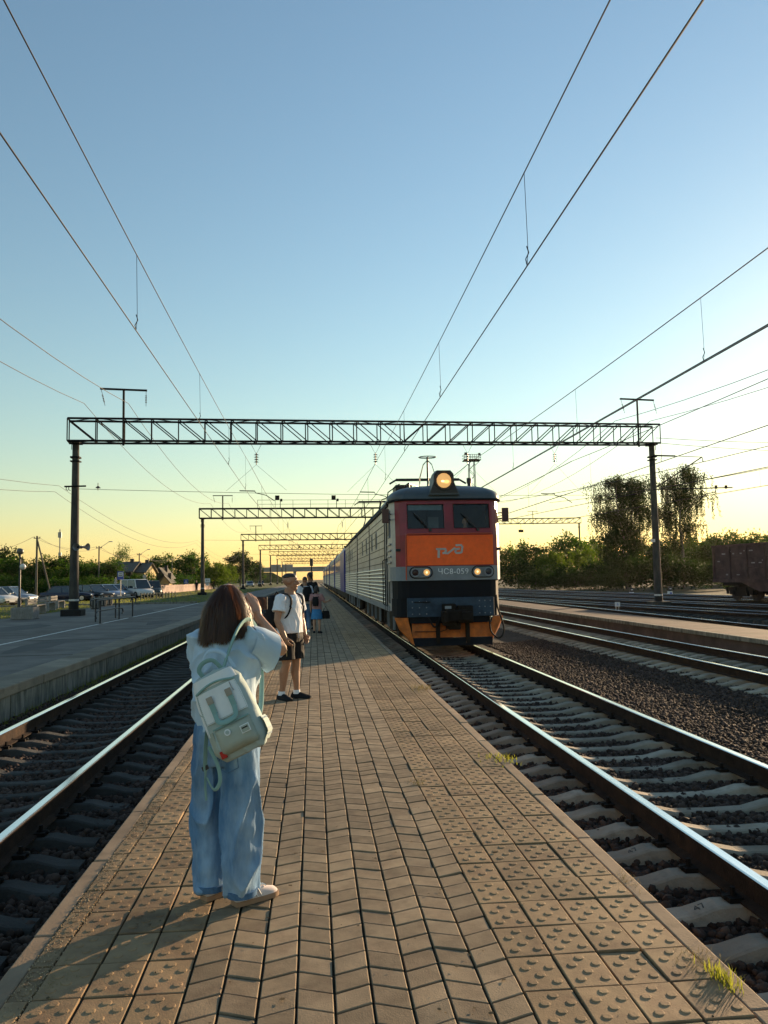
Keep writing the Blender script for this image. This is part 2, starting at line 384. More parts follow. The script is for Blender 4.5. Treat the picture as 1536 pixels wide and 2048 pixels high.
for sx in (-1, 1):
    mb = MB(); mb.box((sx * .105, 0, -.172), (.09, .10, .03)); mb.cyl((sx * .105, 0, -.175), (sx * .105, 0, -.105), .017, n=6)
    mb.tube([(sx * .15, .04, -.17), (sx * .16, 0, -.165), (sx * .12, 0, -.16), (sx * .075, .02, -.16)], .014, 5)
    m_ = mb.mesh('rail_fastening'); m_.materials.append(M['iron']); clip_me.append(m_)
def track(ax, y0, y1, sm, label, y_s0=None, nsl=300, rz=0, org=(0, 0), clips=0):
    t = empty('railway_track', (org[0], org[1], 0) if rz else (0, 0, 0), rz, label, 'railway track', None)
    for s in (-1, 1):
        o = rail_mesh(y0, y1).build('rail', [M['rust'], M['steel']], t); o.location = (ax + s * .797, 0, 0)
    y = (y_s0 if y_s0 is not None else y0) + .2; k = 0; rest = MB()
    base = [tuple(v.co) for v in sm.vertices]; fs = [tuple(p.vertices) for p in sm.polygons]
    while y < y1:
        dz = random.uniform(-.006, .006)
        if k < nsl:
            o = inst('sleeper', sm, t, (ax + random.uniform(-.02, .02), y, dz), random.uniform(-.012, .012))
            if k < clips:
                for s in (-1, 1): [inst('rail_fastening', cm_, o, (s * .797, 0, 0)) for cm_ in clip_me]
        else: rest.add([(ax + a, y + b, c + dz) for a, b, c in base], fs)
        y += SLP; k += 1
    if rest.v: tag(rest.build('sleeper_row', sm.materials[0], t), kind='stuff')
    return t
track(3.43, -4, 330, smA, 'track with pale concrete sleepers that the locomotive stands on', 1.6, 150, clips=40)
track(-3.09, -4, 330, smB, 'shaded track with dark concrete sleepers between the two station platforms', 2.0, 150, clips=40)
track(8.8, -2, 330, smA, 'empty track running alongside the low side platform beyond the train', 5, 200)
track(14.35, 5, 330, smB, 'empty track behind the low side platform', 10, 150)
YA = R(7.8)
p5 = G(1306, 1215, 0)
d5 = Vector((-math.sin(YA), math.cos(YA))); n5 = Vector((math.cos(YA), math.sin(YA)))
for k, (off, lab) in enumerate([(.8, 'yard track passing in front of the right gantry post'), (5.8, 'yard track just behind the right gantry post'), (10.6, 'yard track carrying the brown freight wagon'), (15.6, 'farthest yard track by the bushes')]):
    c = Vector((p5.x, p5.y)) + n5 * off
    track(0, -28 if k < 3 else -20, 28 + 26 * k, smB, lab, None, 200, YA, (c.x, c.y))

# low side platform between the tracks on the right
sp = empty('side_platform', (0, 0, 0), kind='structure')
mb = MB(); mb.bb(10.62, 12.6, 2, 300, -.5, .19); mb.build('side_platform_slab', mat('side_platform_top', (.105, .072, .060), .9, var=.25, vs=2, c2=(.07, .052, .045), t2=.55, s2=.8, bump=.4, bs=20), sp, bevel=.02)
mb = MB()
y = 2.0
while y < 60:
    o = MB().bb(10.55, 10.72, y + .01, y + 1.99, .1, .212).build('edge_slab', M['wallc'], sp, bevel=.012); o.location.x = random.uniform(-.012, .012); y += 2.0
# ---------------------------------------------------------------- left station platform
ls = empty('station_platform', (0, 0, 0), kind='structure')
LE = -4.86
mb = MB(); mb.bb(-46, LE - .62, -6, 60.5, -.54, .21); mb.build('platform_surface', M['asphalt'], ls)
mb = MB(); mb.bb(-8.6, LE - .62, 60.5, 330, -.54, .21); mb.build('platform_surface', M['asphalt'], ls)
M['coping'] = mat('coping_concrete', (.26, .225, .17), .9, var=.25, vs=3, c2=(.15, .13, .10), t2=.55, s2=1.5, bump=.5, bs=30, rnd=.12)
y = -3.0
while y < 70:
    o = MB().bb(LE - .61, LE + .03, y + .006, y + 2.99, .06, .225).build('coping_slab', M['coping'], ls, bevel=.02); o.location.x = random.uniform(-.015, .015); y += 3.0
MB().bb(LE - .61, LE + .03, 70.02, 330, .06, .225).build('coping_strip', M['coping'], ls)
y = -3.0
while y < 70:
    o = MB().bb(LE - .6, LE, y + .004, y + 1.496, -.54, .055).build('wall_panel', M['wallc'], ls); o.location.x = random.uniform(-.012, .012); y += 1.5
MB().bb(LE - .6, LE, 70.0, 330, -.54, .055).build('wall_strip', M['wallc'], ls)
# white painted line
for a, b in ((3, 32.5), (33.2, 37.6), (38.6, 60)):
    MB().bb(-8.50, -8.40, a, b, .206, .2145).build('white_line', M['whitepaint'], ls)
rp = random.Random(4)
for cx_, cy_, rx_, ry_ in ((-6.6, 13, .7, 1.6), (-7.2, 22, .5, 2.6), (-10.2, 17, 1.2, 1.8), (-11, 31, 1.0, 3.0), (-6.2, 33, .45, 2.0), (-9.6, 44, 1.0, 4.0)):
    pts_ = [(cx_ + rx_ * math.cos(a_ * .4488) * rp.uniform(.75, 1.1), cy_ + ry_ * math.sin(a_ * .4488) * rp.uniform(.75, 1.1), .2125) for a_ in range(14)]
    MB().add(pts_, [tuple(range(14))]).build('asphalt_patch', M['road'], ls)
for yy in range(4, 60, 5):
    MB().bb(-8.38, LE - .63, yy, yy + .035, .2065, .2135).build('expansion_joint', M['joint'], ls)
MB().bb(-46, -8.62, 60.4, 60.7, .0, .33).build('kerb', M['wallc'], ls)
# station grass, parking and road beyond
sheet('lawn', -46, -14.6, 20, 60.3, .214, M['grass'])
sheet('lawn', -120, -8.62, 60.72, 79, .2, M['grass'])
sheet('lawn', -8.2 - 12, -8.62, 79, 420, .2, M['grass'])
sheet('car_park', -150, -20.2, 79, 97, .19, M['road'])
sheet('lawn', -200, -20.2, 97, 420, .195, M['grass'])
mb = MB(); mb.add([(-60, 97.5, .207), (-21.5, 97.5, .207), (-17.5, 340, .207), (-23.5, 340, .207), (-27, 108, .207), (-60, 106, .207)], [(0, 1, 2, 3, 4, 5)])
tag(mb.build('road', M['road']), kind='structure'); 

# small dead leaves and grit scattered on the paving
M['deadleaf'] = mat('dead_leaf', (.09, .06, .03), .9, attr=.5)
rg_ = np.random.default_rng(91); V = []; Fq = []; rn = []
for i in range(420):
    x, y = rg_.uniform(-1.2, 1.6), 2.8 + 12 * rg_.random() ** 1.6; a = rg_.uniform(0, 6.28); s_ = rg_.uniform(.003, .011) if i % 9 else rg_.uniform(.012, .02); b = len(V)
    for k in range(5): t_ = a + k * 1.257; V.append((x + s_ * math.cos(t_) * rg_.uniform(.5, 1), y + s_ * math.sin(t_) * rg_.uniform(.4, .9), .2045 + rg_.uniform(0, .004)))
    Fq.append((b, b + 1, b + 2, b + 3, b + 4)); rn += [rg_.random()] * 5
me = npmesh('paving_litter', np.array(V), np.array(Fq), M['deadleaf'], np.array(rn)); o = bpy.data.objects.new('paving_litter', me); col.objects.link(o); tag(o, 'tiny dead leaves and crumbs scattered on the paving', 'litter', kind='stuff')
# ================================================================ overhead line gantries
def gantry(yl, yr, xl, xr, zb, h, label, sub, zr=None, walkway=False, thick=1.0, tposts=(.07, .965), poles=(True, True), detail=True, base=(.2, -.3), cross=True, plabels=('', '')):
    L = Vector((xl, yl, zb)); Rr = Vector((xr, yr, zb if zr is None else zr)); d = (Rr - L); ln = d.length; u = d / ln; w = Vector((-u.y, u.x, 0)) * .4
    g = empty('gantry', (xl, yl, base[0]), 0, label, 'gantry', None); inv = Vector(g.location)
    def pt(s, top, side): return L + u * s + w * side + Vector((0, 0, h if top else 0)) - inv
    e = .38; t = .042 * thick
    for top in (0, 1):
        for side in (-1, 1):
            mb = MB(); mb.tube([pt(-e, top, side), pt(ln + e, top, side)], t * 1.35, 4); mb.build('chord', M['truss'], g)
    n = max(8, int(round((ln + 2 * e) / 1.38))); st = (ln + 2 * e) / n
    for side in (-1, 1):
        for i in range(n + 1):
            s = -e + i * st
            MB().tube([pt(s, 0, side), pt(s, 1, side)], t * .72, 4).build('truss_post', M['truss'], g)
            if i < n:
                f = i < n / 2
                a, b = (pt(s, 1, side), pt(s + st, 0, side)) if f else (pt(s, 0, side), pt(s + st, 1, side))
                MB().tube([a, b], t * .68, 4).build('truss_diagonal', M['truss'], g)
    mb = MB()
    for i in range(n):
        s = -e + i * st
        for top in (0, 1):
            mb.tube([pt(s, top, -1), pt(s, top, 1)], t * .5, 4); mb.tube([pt(s, top, -1 if i % 2 else 1), pt(s + st, top, 1 if i % 2 else -1)], t * .45, 4)
    tag(mb.build('lateral_bracing', M['truss'], g), kind='stuff')
    for k, s in enumerate(tposts):                     # T shaped feeder posts with hanging insulators
        b = L + u * (ln * s) - inv - w * 1.15; T = MB()
        T.cyl(b + Vector((0, 0, -.25)), b + Vector((0, 0, h + 1.5)), .06 * thick, n=6)
        c = b + Vector((0, 0, h + 1.5)); T.box(c, (2.3, .09, .09), math.atan2(u.y, u.x)); o = T.build('feeder_post', M['truss'], g)
        for sd in (-1, 1):
            q = c + u * sd * 1.1; e2 = q + u * (sd * -.0 + .22 * (1 if k else .9)) * (1 if sd < 0 or k else 0) + Vector((0, 0, -.85))
            m2 = MB(); m2.tube([q, q.lerp(e2, .3)], .012, 4)
            for z in range(5): 
                a = q.lerp(e2, .35 + .1 * z); m2.cyl(a, q.lerp(e2, .39 + .1 * z), .05, .03, 8)
            m2.tube([q.lerp(e2, .3), e2], .012, 4); m2.build('feeder_insulator', M['porcelain'], o)
    for k in (0, 1):
        if not poles[k]: continue
        b = (L if k == 0 else Rr); mb = MB(); z0 = base[k]
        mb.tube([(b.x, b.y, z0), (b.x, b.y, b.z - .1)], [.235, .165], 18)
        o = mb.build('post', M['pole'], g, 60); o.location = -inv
        mb = MB(); mb.tube([(b.x, b.y, z0 + .005), (b.x, b.y, z0 + .75)], [.241, .234], 18); mb.build('tar_band', M['poletar'], o, 60)
        mb = MB(); mb.tube([(b.x, b.y, z0 + .75), (b.x, b.y, z0 + .84)], [.2445, .2435], 18); mb.build('white_band', M['whitepaint'], o, 60)
        zc_ = b.z; mb = MB(); mb.box((b.x, b.y, zc_ - .06), (.5, .7, .08)); mb.box((b.x, b.y, zc_ - .8), (.44, .44, .09)); mb.box((b.x, b.y, zc_ - 1.0), (.46, .42, .06))
        for a in (-.16, -.05, .06, .17): mb.cyl((b.x + a, b.y - .16, zc_ - .42), (b.x + a, b.y - .16, zc_ - .06), .018, n=5)
        mb.build('post_cap', M['truss'], o)
        mb = MB(); mb.bb(b.x - .52, b.x + .46, b.y - .45, b.y + .45, z0 - .3, z0 + .33) if k == 0 else mb.bb(b.x - .55, b.x + .55, b.y - .5, b.y + .5, z0 - .3, z0 + .42)
        mb.build('post_footing', M['poletar'] if k == 0 else M['pole'], o, bevel=.03)
    if walkway:
        a0, a1 = .19 * ln, .80 * ln; mb = MB()
        for z in (.55, 1.05):
            mb.tube([pt(a0, 1, 1) + Vector((0, 0, z)), pt(a1, 1, 1) + Vector((0, 0, z))], .022, 4)
        k = a0
        while k <= a1: mb.tube([pt(k, 1, 1), pt(k, 1, 1) + Vector((0, 0, 1.05))], .022, 4); k += 2.1
        mb.build('walkway_railing', M['truss'], g)
        for q in (.27, .47, .68):
            m2 = MB(); b = pt(q * ln, 1, -1); m2.cyl(b, b + Vector((0, 0, 1.0)), .04, n=6); m2.box(b + Vector((-.35, 0, 1.25)), (.5, .3, .5)); m2.box(b + Vector((.12, 0, .95)), (.25, .3, .3)); m2.build('floodlight', M['truss'], g)
    # insulators hanging from the lower chord and the cross wire at contact level
    for x in sub:
        s = (x - xl) / u.x; b = L + u * s - inv; y_i = b.y
        o = MB().tube([b + u * -.32, b + Vector((0, 0, -.62)), b + u * .32], .013, 4).build('hanger', M['wire'], g)
        m2 = MB()
        for z in range(4):
            zz = b.z - .62 - .13 * z; m2.cyl((b.x, b.y, zz - .05), (b.x, b.y, zz), .13, .045, 10); 
        m2.cyl((b.x, b.y, b.z - 1.2), (b.x, b.y, b.z - .55), .025, n=6); m2.build('insulator', M['porcelain'], g)
        if cross:
            cz = 6.6 - inv.z; m3 = MB(); m3.tube([(b.x - .9, b.y, cz), (b.x - .1, b.y, cz - .02)], .03, 5)
            m3.tube([(b.x - .1, b.y, cz), (b.x - .05, b.y, cz - .12), (b.x + .5, b.y, cz - .25), (b.x + .95, b.y, cz - .55)], .022, 5); m3.build('steady_arm', M['truss'], g)
            for sgn in (-1, 1): MB().tube([(b.x, b.y, b.z - 1.2), (b.x + sgn * 1.6, b.y, cz)], .006, 4).build('stay_wire', M['wire'], g)
    if cross:
        cz = 6.6 - inv.z; pp = [L + u * (ln * i / 20) for i in range(21)]
        MB().tube([(p.x - inv.x, p.y - inv.y, cz - .16 * (1 - (2 * i / 20 - 1) ** 2)) for i, p in enumerate(pp)], .011, 4).build('cross_wire', M['wire'], g)
    return g
A0, A1 = P(152, 884, 41.5), P(1303, 890, 47.0)
ZB = 9.15
TRK = [-3.0, 3.5, 8.9, 14.3]
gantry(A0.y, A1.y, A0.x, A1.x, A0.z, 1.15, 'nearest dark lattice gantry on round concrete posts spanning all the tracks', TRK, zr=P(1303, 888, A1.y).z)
ords = ['gantry with a railed walkway and floodlights, next behind the nearest one', 'third lattice gantry down the line, one behind the walkway gantry', 'fourth lattice gantry down the line', 'fifth lattice gantry down the line', 'sixth lattice gantry down the line', 'seventh lattice gantry down the line', 'eighth lattice gantry down the line, the one before the road bridge']
ysup = [95, 149, 197, 243, 288, 332, 376]
for i, y in enumerate(ysup):
    gantry(y, y + 2, -12.9, 20.5, ZB, 1.12, ords[i], TRK[:2] if i < 3 else [], walkway=(i in (0, 3)), thick=1.25, cross=i < 3, tposts=(.07,))
B0, B1 = P(985, 1041, 168), P(1158, 1046, 168)
gantry(168, 168, B0.x - 8, B1.x, B1.z, 1.1, 'far lattice gantry beyond the yard with a rusty post', [], tposts=(.62,), poles=(False, True), base=(-.3, -.3), cross=False, thick=1.3)

# ================================================================ wires
def sagwire(a, b, sag, n=14):
    a, b = Vector(a), Vector(b)
    return [a.lerp(b, i / n) - Vector((0, 0, sag * 4 * (i / n) * (1 - i / n))) for i in range(n + 1)]
sup = [-12, 43.5, 96, 150, 198, 244, 288]
def catenary(x, label, cz=6.42, mz=8.42, far=7, flip=1, near=-12, xo=0, drop_phase=0, double=False, rf=1.0):
    c = empty('catenary_line', (x, 43.5, cz), 0, label, 'overhead wire'); org = Vector(c.location)
    ss = [near] + sup[1:far]
    for i in range(len(ss) - 1):
        y0, y1 = ss[i], ss[i + 1]; st = .22 * flip * (1 if i % 2 else -1)
        a = Vector((x + st, y0, mz - .25)); b = Vector((x - st, y1, mz - .25)); pts = sagwire(a, b, .32)
        rad = (.0095 + .004 * (y0 > 40)) * rf
        MB().tube([p - org for p in pts], rad, 5).build('messenger_wire', M['wire'], c)
        for dx in ((-.03, .03) if double else (0,)):
            MB().tube([Vector((x + st + dx, y0, cz)) - org, Vector((x - st + dx, y1, cz)) - org], rad * 1.12, 5).build('contact_wire', M['wire'], c)
        k = y0 + drop_phase
        while k < y1 - 2:
            if k > y0 + 3:
                tt = (k - y0) / (y1 - y0); xx = a.x + (b.x - a.x) * tt; z = mz - .25 - .32 * 4 * tt * (1 - tt)
                MB().tube([Vector((xx, k, z)) - org, Vector((xx + .02, k, cz + .22)) - org, Vector((xx, k, cz)) - org], .0045 + .003 * (y0 > 40), 4).build('dropper', M['wire'], c)
                if y0 < 40: MB().tube([Vector((xx, k, cz + .3)) - org, Vector((xx + .03, k, cz + .2)) - org, Vector((xx - .02, k, cz + .1)) - org, Vector((xx, k, cz)) - org], .009, 5).build('clamp', M['wire'], c)
            k += 8.7 if y0 < 40 else 10
    return c
catenary(-3.2, 'overhead contact line above the shaded track left of the platform', drop_phase=9.26, flip=-1)
catenary(3.25, 'overhead contact line above the track of the locomotive', drop_phase=5.93)
catenary(8.55, 'double overhead contact line above the empty track beyond the train', far=5, drop_phase=11.1, double=True, rf=1.35)
catenary(14.3, 'overhead contact line above the track behind the side platform', far=4, drop_phase=9, rf=1.6)
for k, (off, lab) in enumerate([(1.0, 'overhead line over the yard track in front of the right gantry post'), (6.2, 'overhead line over the yard track behind the right gantry post')]):
    c = Vector((p5.x, p5.y)) + n5 * off; e = empty('catenary_line', (c.x, c.y, 6.4), YA, lab, 'overhead wire')
    MB().tube(sagwire((0, -34, 1.7), (0, 26, 1.7), .8), .018, 5).build('messenger_wire', M['wire'], e)
    MB().tube([(0, -34, 0), (0, 26, 0)], .02, 5).build('contact_wire', M['wire'], e)
    for j in range(6):
        yy = -28 + 9 * j; tt = (yy + 34) / 60; MB().tube([(0, yy, 1.7 - .8 * 4 * tt * (1 - tt)), (0, yy, 0)], .006, 4).build('dropper', M['wire'], e)
# feeder wires carried on the T posts
def feeder(pts, label, sag=1.0, r=.015):
    mb = MB(); q = []
    for i in range(len(pts) - 1):
        w = sagwire(pts[i], pts[i + 1], sag); q += w if i == 0 else w[1:]
    o0 = Vector(q[0]); mb.tube([p - o0 for p in q], r, 5); o = mb.build('feeder_wire', M['wire'], None, loc=o0); return tag(o, label, 'overhead wire')
fl = A0 + (A1 - A0) * .07
feeder([(-11.7, -14, 11.6), (-11.55, 41.3, 10.95), (-12.0, 95, 10.9), (-12, 149, 10.9)], 'feeder wire hanging from the outer arm of the left gantry T post', 1.5)
feeder([(-9.6, -14, 11.6), (-9.35, 41.3, 10.95), (-9.9, 95, 10.9), (-9.9, 149, 10.9)], 'feeder wire hanging from the inner arm of the left gantry T post', 1.5)
feeder([(19.6, -14, 11.6), (18.1, 46, 10.95), (18, 95, 10.6)], 'feeder wire hanging from the inner arm of the right gantry T post', 1.5)
feeder([(22.0, -14, 11.6), (20.3, 46, 10.95), (20.2, 95, 10.6)], 'feeder wire hanging from the outer arm of the right gantry T post', 1.5)
feeder([(-12.75, -12, 6.9), (-12.75, 41.4, 6.75), (-13.5, 95, 6.6), (-13.5, 149, 6.6)], 'upper low voltage wire bracketed on the left gantry posts', 1.3, .010)
feeder([(-12.95, -12, 6.5), (-12.95, 41.4, 6.45), (-13.7, 95, 6.3), (-13.7, 149, 6.3)], 'lower low voltage wire bracketed on the left gantry posts', 1.5, .010)
feeder([(A1.x + .3, A1.y, 10.1), (44, 40, 9.2)], 'anchor wire leaving the top of the right gantry sideways', .5)
feeder([(A1.x + .3, A1.y, 9.8), (44, 42, 8.6)], 'lower anchor wire leaving the top of the right gantry sideways', .5)
# bracket arm on the right post
e = empty('cantilever_arm', (A1.x, A1.y - .3, 8.6), 0, 'cantilever bracket with slanted stay on the right gantry post', 'bracket')
q = lambda px, py: P(px, py, A1.y - .3) - Vector(e.location)
MB().tube([q(1307, 911), q(1350, 912)], .05, 6).build('insulated_rod', M['truss'], e)
MB().tube([q(1350, 912), q(1402, 914)], .02, 5).build('tie_rod', M['truss'], e)
MB().tube([q(1312, 975), q(1404, 914), q(1406, 923)], .035, 5).build('slanted_tube', M['truss'], e)
MB().tube([q(1307, 979), q(1465, 975)], .035, 5).build('lower_tube', M['truss'], e)
MB().tube([q(1432, 976), q(1431, 984), q(1412, 988), q(1400, 998)], .03, 5).build('steady_arm', M['truss'], e)
for px in (1432, 1452): MB().box(q(px, 974), (.12, .12, .2)).build('clamp', M['truss'], e)
# small insulator on the left post bracket and low bracket
e = empty('wire_bracket', (A0.x, A0.y - .25, 6.6), 0, 'short cross bracket with pin insulators on the left gantry post', 'bracket')
q = lambda px, py: P(px, py, A0.y - .25) - Vector(e.location)
MB().tube([q(129, 973), q(172, 972)], .045, 5).build('bracket_bar', M['truss'], e)
for px in (133, 138): MB().tube([q(px, 974), q(px - 1, 979), q(px + 3, 981)], .02, 5).build('pin', M['truss'], e)
b = P(196, 973, A0.y - .25) - Vector(e.location)
m2 = MB(); m2.cyl(b + Vector((0, 0, .18)), b + Vector((0, 0, -.2)), .02, n=5); m2.cyl(b + Vector((0, 0, .02)), b + Vector((0, 0, -.08)), .04, .14, 8); m2.build('insulator', M['porcelain'], e)
# loudspeakers on the left post
for px, sgn in ((156, -1), (169, 1)):
    c = P(px, 1094, A0.y - .35); e = empty('loudspeaker', c, 0, 'round horn loudspeaker on the left gantry post, facing %s' % ('the platform' if sgn < 0 else 'along the wall'), 'loudspeaker')
    d = Vector((-.15, -1, 0)) if sgn < 0 else Vector((1, -.35, 0)); d.normalize()
    MB().tube([d * -.12, d * .02, d * .12, d * .2], [.05, .07, .13, .19], 14, False).build('horn', M['galv'], e, 60)
    MB().cyl(d * -.22, d * -.1, .075, n=10).build('driver', M['galv'], e, 60); MB().ell((0, 0, 0), .05, .05, .05).build('phase_plug', M['black'], e, 180)
    MB().cyl(d * -.2, d * -.2 + Vector((-sgn * .12, .2, 0)), .025, n=6).build('bracket', M['truss'], e)
# ================================================================ locomotive
M['maroon'] = mat('maroon_paint', (.23, .006, .022), .4, var=.15, vs=3, c2=(.16, .006, .016), t2=.6, s2=1.2, spec=.5)
M['orange'] = mat('orange_paint', (.95, .115, .003), .5, var=.07, vs=9, c2=(.84, .095, .004), t2=.6, s2=1.6)
M['orange_dirty'] = mat('orange_plough_paint', (.50, .13, .02), .6, var=.25, vs=5, c2=(.22, .07, .025), t2=.6, s2=3)
M['lgrey'] = mat('loco_light_grey', (.19, .22, .25), .5, var=.12, vs=2, c2=(.14, .165, .19), t2=.6, s2=1.5)
M['sidegrey'] = mat('loco_side_grey', (.40, .39, .395), .42, .2, var=.14, vs=1.5, c2=(.27, .255, .25), t2=.6, s2=.8, stretch=(1, 1, 2.2))
M['navy'] = mat('navy_paint', (.003, .005, .009), .7, var=.2, vs=3)
M['beamblue'] = mat('buffer_beam_paint', (.03, .055, .085), .65, var=.2, vs=4, c2=(.018, .03, .048), t2=.58, s2=3)
M['roof'] = mat('roof_paint', (.05, .068, .078), .45, var=.15, vs=2, c2=(.036, .05, .058), t2=.6, s2=1.2)
M['louver'] = mat('roof_grille', (.03, .035, .04), .55, .2, var=.2)
M['chrome'] = mat('bright_trim', (.55, .54, .52), .3, .8, var=.1)
M['logo'] = mat('logo_grey', (.42, .41, .40), .5, var=.08)
M['glass'] = glassy('windscreen_glass')
M['cabin'] = mat('cab_interior', (.025, .032, .036), .8, var=.2)
M['lamp_on'] = glow('lamp_lit', (1.0, .52, .17), .26)
M['lamp_hot'] = glow('lamp_filament', (1.0, .72, .34), .95)
M['lamp_red'] = mat('lamp_red_lens', (.05, .008, .012), .12, var=.1)
M['lamp_dark'] = mat('lamp_dark_lens', (.02, .022, .035), .1, var=.1)
M['tread'] = mat('wheel_steel', (.06, .05, .045), .6, .5, var=.2)

LX, LY = 3.47, 20.2
HALF = [(.10, 0.0), (1.09, .055), (1.15, .085), (1.26, .17), (1.36, .34), (1.42, .62), (1.45, 1.0)]
OUT = [(-x, y) for x, y in HALF[::-1]] + HALF
def rake(z): return max(0, z - 2.9) * .14 + max(0, 2.1 - z) * .03
def band(pts, zs, skip=(), off=0, yoff=0):
    mb = MB()
    for i in range(len(pts) - 1):
        for j in range(len(zs) - 1):
            if (i, j) in skip: continue
            q = []
            for (x, y), z in ((pts[i], zs[j]), (pts[i + 1], zs[j]), (pts[i + 1], zs[j + 1]), (pts[i], zs[j + 1])):
                k = 1 + off / 1.45; q.append((x * k, y + rake(z) * (1 if y < .9 else 0) - off + yoff, z))
            mb.add(q, [(0, 1, 2, 3)])
    return mb
loco = empty('electric_locomotive', (LX, LY, 0), 0, 'maroon, orange and grey electric locomotive with lit headlamps beside the platform', 'locomotive')
# shell bands round the nose
WZ0, WZ1 = 3.05, 3.71
wi = [i for i in range(len(OUT) - 1) if {round(abs(OUT[i][0]), 2), round(abs(OUT[i + 1][0]), 2)} == {.10, 1.09}]
zz = [2.10, 2.9, WZ0, WZ1, 3.84]
fr = OUT[2:-2]
wi2 = [i - 2 for i in wi]
shell = band(fr, zz, skip={(i, 2) for i in wi2}).build('cab_front', M['maroon'], loco, 35)
band(OUT[:3], zz).build('cab_corner', M['sidegrey'], loco, 35); band(OUT[-3:], zz).build('cab_corner', M['sidegrey'], loco, 35)
band(OUT, [1.74, 2.10]).build('grey_band', M['lgrey'], loco, 35)
band(OUT, [1.28, 1.74], off=-.05).build('lower_band', M['navy'], loco, 35)
band(OUT, [.82, 1.28], off=-.02, yoff=.1).build('lower_corner', M['navy'], loco, 35)
MB().add([(x, y + rake(1.74) - .002, 1.739) for x, y in OUT], [tuple(range(len(OUT)))]).build('band_underside', M['navy'], loco)
# windscreens
for sx in (-1, 1):
    def wp(x, z, d=0): 
        y = .0 + .055 * (abs(x) - .10) / .99 + rake(z); return Vector((x, y + d, z))
    a, b = sx * .10, sx * 1.09
    mb = MB()
    ring = [wp(a, WZ0), wp(b, WZ0), wp(b, WZ1), wp(a, WZ1)]; c = sum(ring, Vector()) / 4
    rin = [c + (p - c) * .955 + Vector((0, .012, 0)) for p in ring]; rin2 = [p + Vector((0, .03, 0)) for p in rin]
    fr_o = [p + Vector((0, -.012, 0)) for p in ring]
    w = MB(); w.loft([ring, fr_o, [c + (p - c) * .97 + Vector((0, -.010, 0)) for p in ring], rin, rin2], caps=False)
    wo = w.build('windscreen_frame', M['maroon'], loco)
    g = MB(); g.add(rin2, [(0, 1, 2, 3)]); g.build('windscreen', M['glass'], loco)
    gk = MB(); r1 = [c + (p - c) * .957 + Vector((0, .008, 0)) for p in ring]; r2 = [c + (p - c) * .925 + Vector((0, .022, 0)) for p in ring]; gk.loft([r1, r2], caps=False); gk.build('gasket', M['blackrubber'], wo)
    # wiper
    base = wp(sx * .62 + .12, WZ0 - .03, -.05); tip = wp(sx * .62 - .28, WZ0 + .42, -.03)
    m2 = MB(); m2.tube([base, base.lerp(tip, .5) + Vector((0, -.03, 0)), tip], .012, 5); m2.tube([base.lerp(tip, .35), tip], .018, 5); m2.box(base, (.07, .05, .07)); m2.build('wiper', M['black'], loco)
# dark cab interior
mb = MB(); mb.bb(-1.36, 1.36, 1.9, 1.95, 2.1, 3.8); mb.bb(-1.36, 1.36, .16, 1.95, 2.5, 2.56); mb.bb(-1.1, 1.1, .30, .62, 2.56, 3.0); mb.bb(-1.36, 1.36, .2, 1.95, 3.8, 3.83)
mb.bb(-.34, -.16, 1.86, 1.9, 2.6, 3.5); mb.build('cab_interior', M['cabin'], loco)
MB().bb(-1.03, -.16, .20, .22, 3.55, 3.70).build('sun_visor', mat('sun_visor', (.12, .17, .18), .6), loco)
MB().bb(-.45, -.18, .62, .66, 3.0, 3.4).build('seat_back', mat('seat_cloth', (.10, .12, .12), .9), loco)
# orange panel, grab rail, logo
def fx(x, z, d): return Vector((x, .055 * max(0, abs(x) - .1) / .99 + rake(z) - d, z))
def plate(x0, x1, z0, z1, d, name, m, par, n=10, th=.02):
    mb = MB(); f, bk = [], []
    for j in (0, 1):
        for i in range(n + 1):
            x = x0 + (x1 - x0) * i / n; f.append(fx(x, (z0, z1)[j], d)); bk.append(fx(x, (z0, z1)[j], d - th))
    vs = f + bk; N = n + 1; fs = [(i, i + 1, N + i + 1, N + i) for i in range(n)]
    o = 2 * N; fs += [(i, o + i, o + i + 1, i + 1) for i in range(n)] + [(N + i, N + i + 1, o + N + i + 1, o + N + i) for i in range(n)] + [(0, N, o + N, o), (n, o + n, o + N + n, N + n)]
    mb.add(vs, fs); return mb.build(name, m, par)
pan = plate(-1.10, 1.13, 2.125, 2.89, .022, 'orange_panel', M['orange'], loco)
mb = MB(); mb.tube([fx(1.1, 2.925, .07), fx(0, 2.925, .075), fx(-1.08, 2.925, .07), fx(-1.12, 2.89, .07), fx(-1.13, 2.7, .06), fx(-1.13, 1.76, .055)], .017, 7)
for x in (-.9, 0, .95): mb.cyl(fx(x, 2.925, .075), fx(x, 2.925, 0), .014, n=6)
mb.build('grab_rail', mat('grab_rail_paint', (.42, .06, .02), .5), loco, 60)
def stroke(pts, w, d=.03):
    mb = MB()
    for i in range(len(pts) - 1):
        (x0, z0), (x1, z1) = pts[i], pts[i + 1]
        v = Vector((x1 - x0, z1 - z0)); 
        if v.length < 1e-6: continue
        v.normalize(); nn = Vector((-v.y, v.x)) * w / 2; e = v * w * .28
        q = [(x0 - e.x + nn.x, z0 - e.y + nn.y), (x1 + e.x + nn.x, z1 + e.y + nn.y), (x1 + e.x - nn.x, z1 + e.y - nn.y), (x0 - e.x - nn.x, z0 - e.y - nn.y)]
        mb.add([fx(a, b, d + .0006 * i) for a, b in q], [(0, 3, 2, 1)])
    return mb
def lp(x, y): return ((x / 6.4 + 780 - 906) * .01263, 1.83 + (1153.2 - (y / 6.4 + 980)) * .01263)
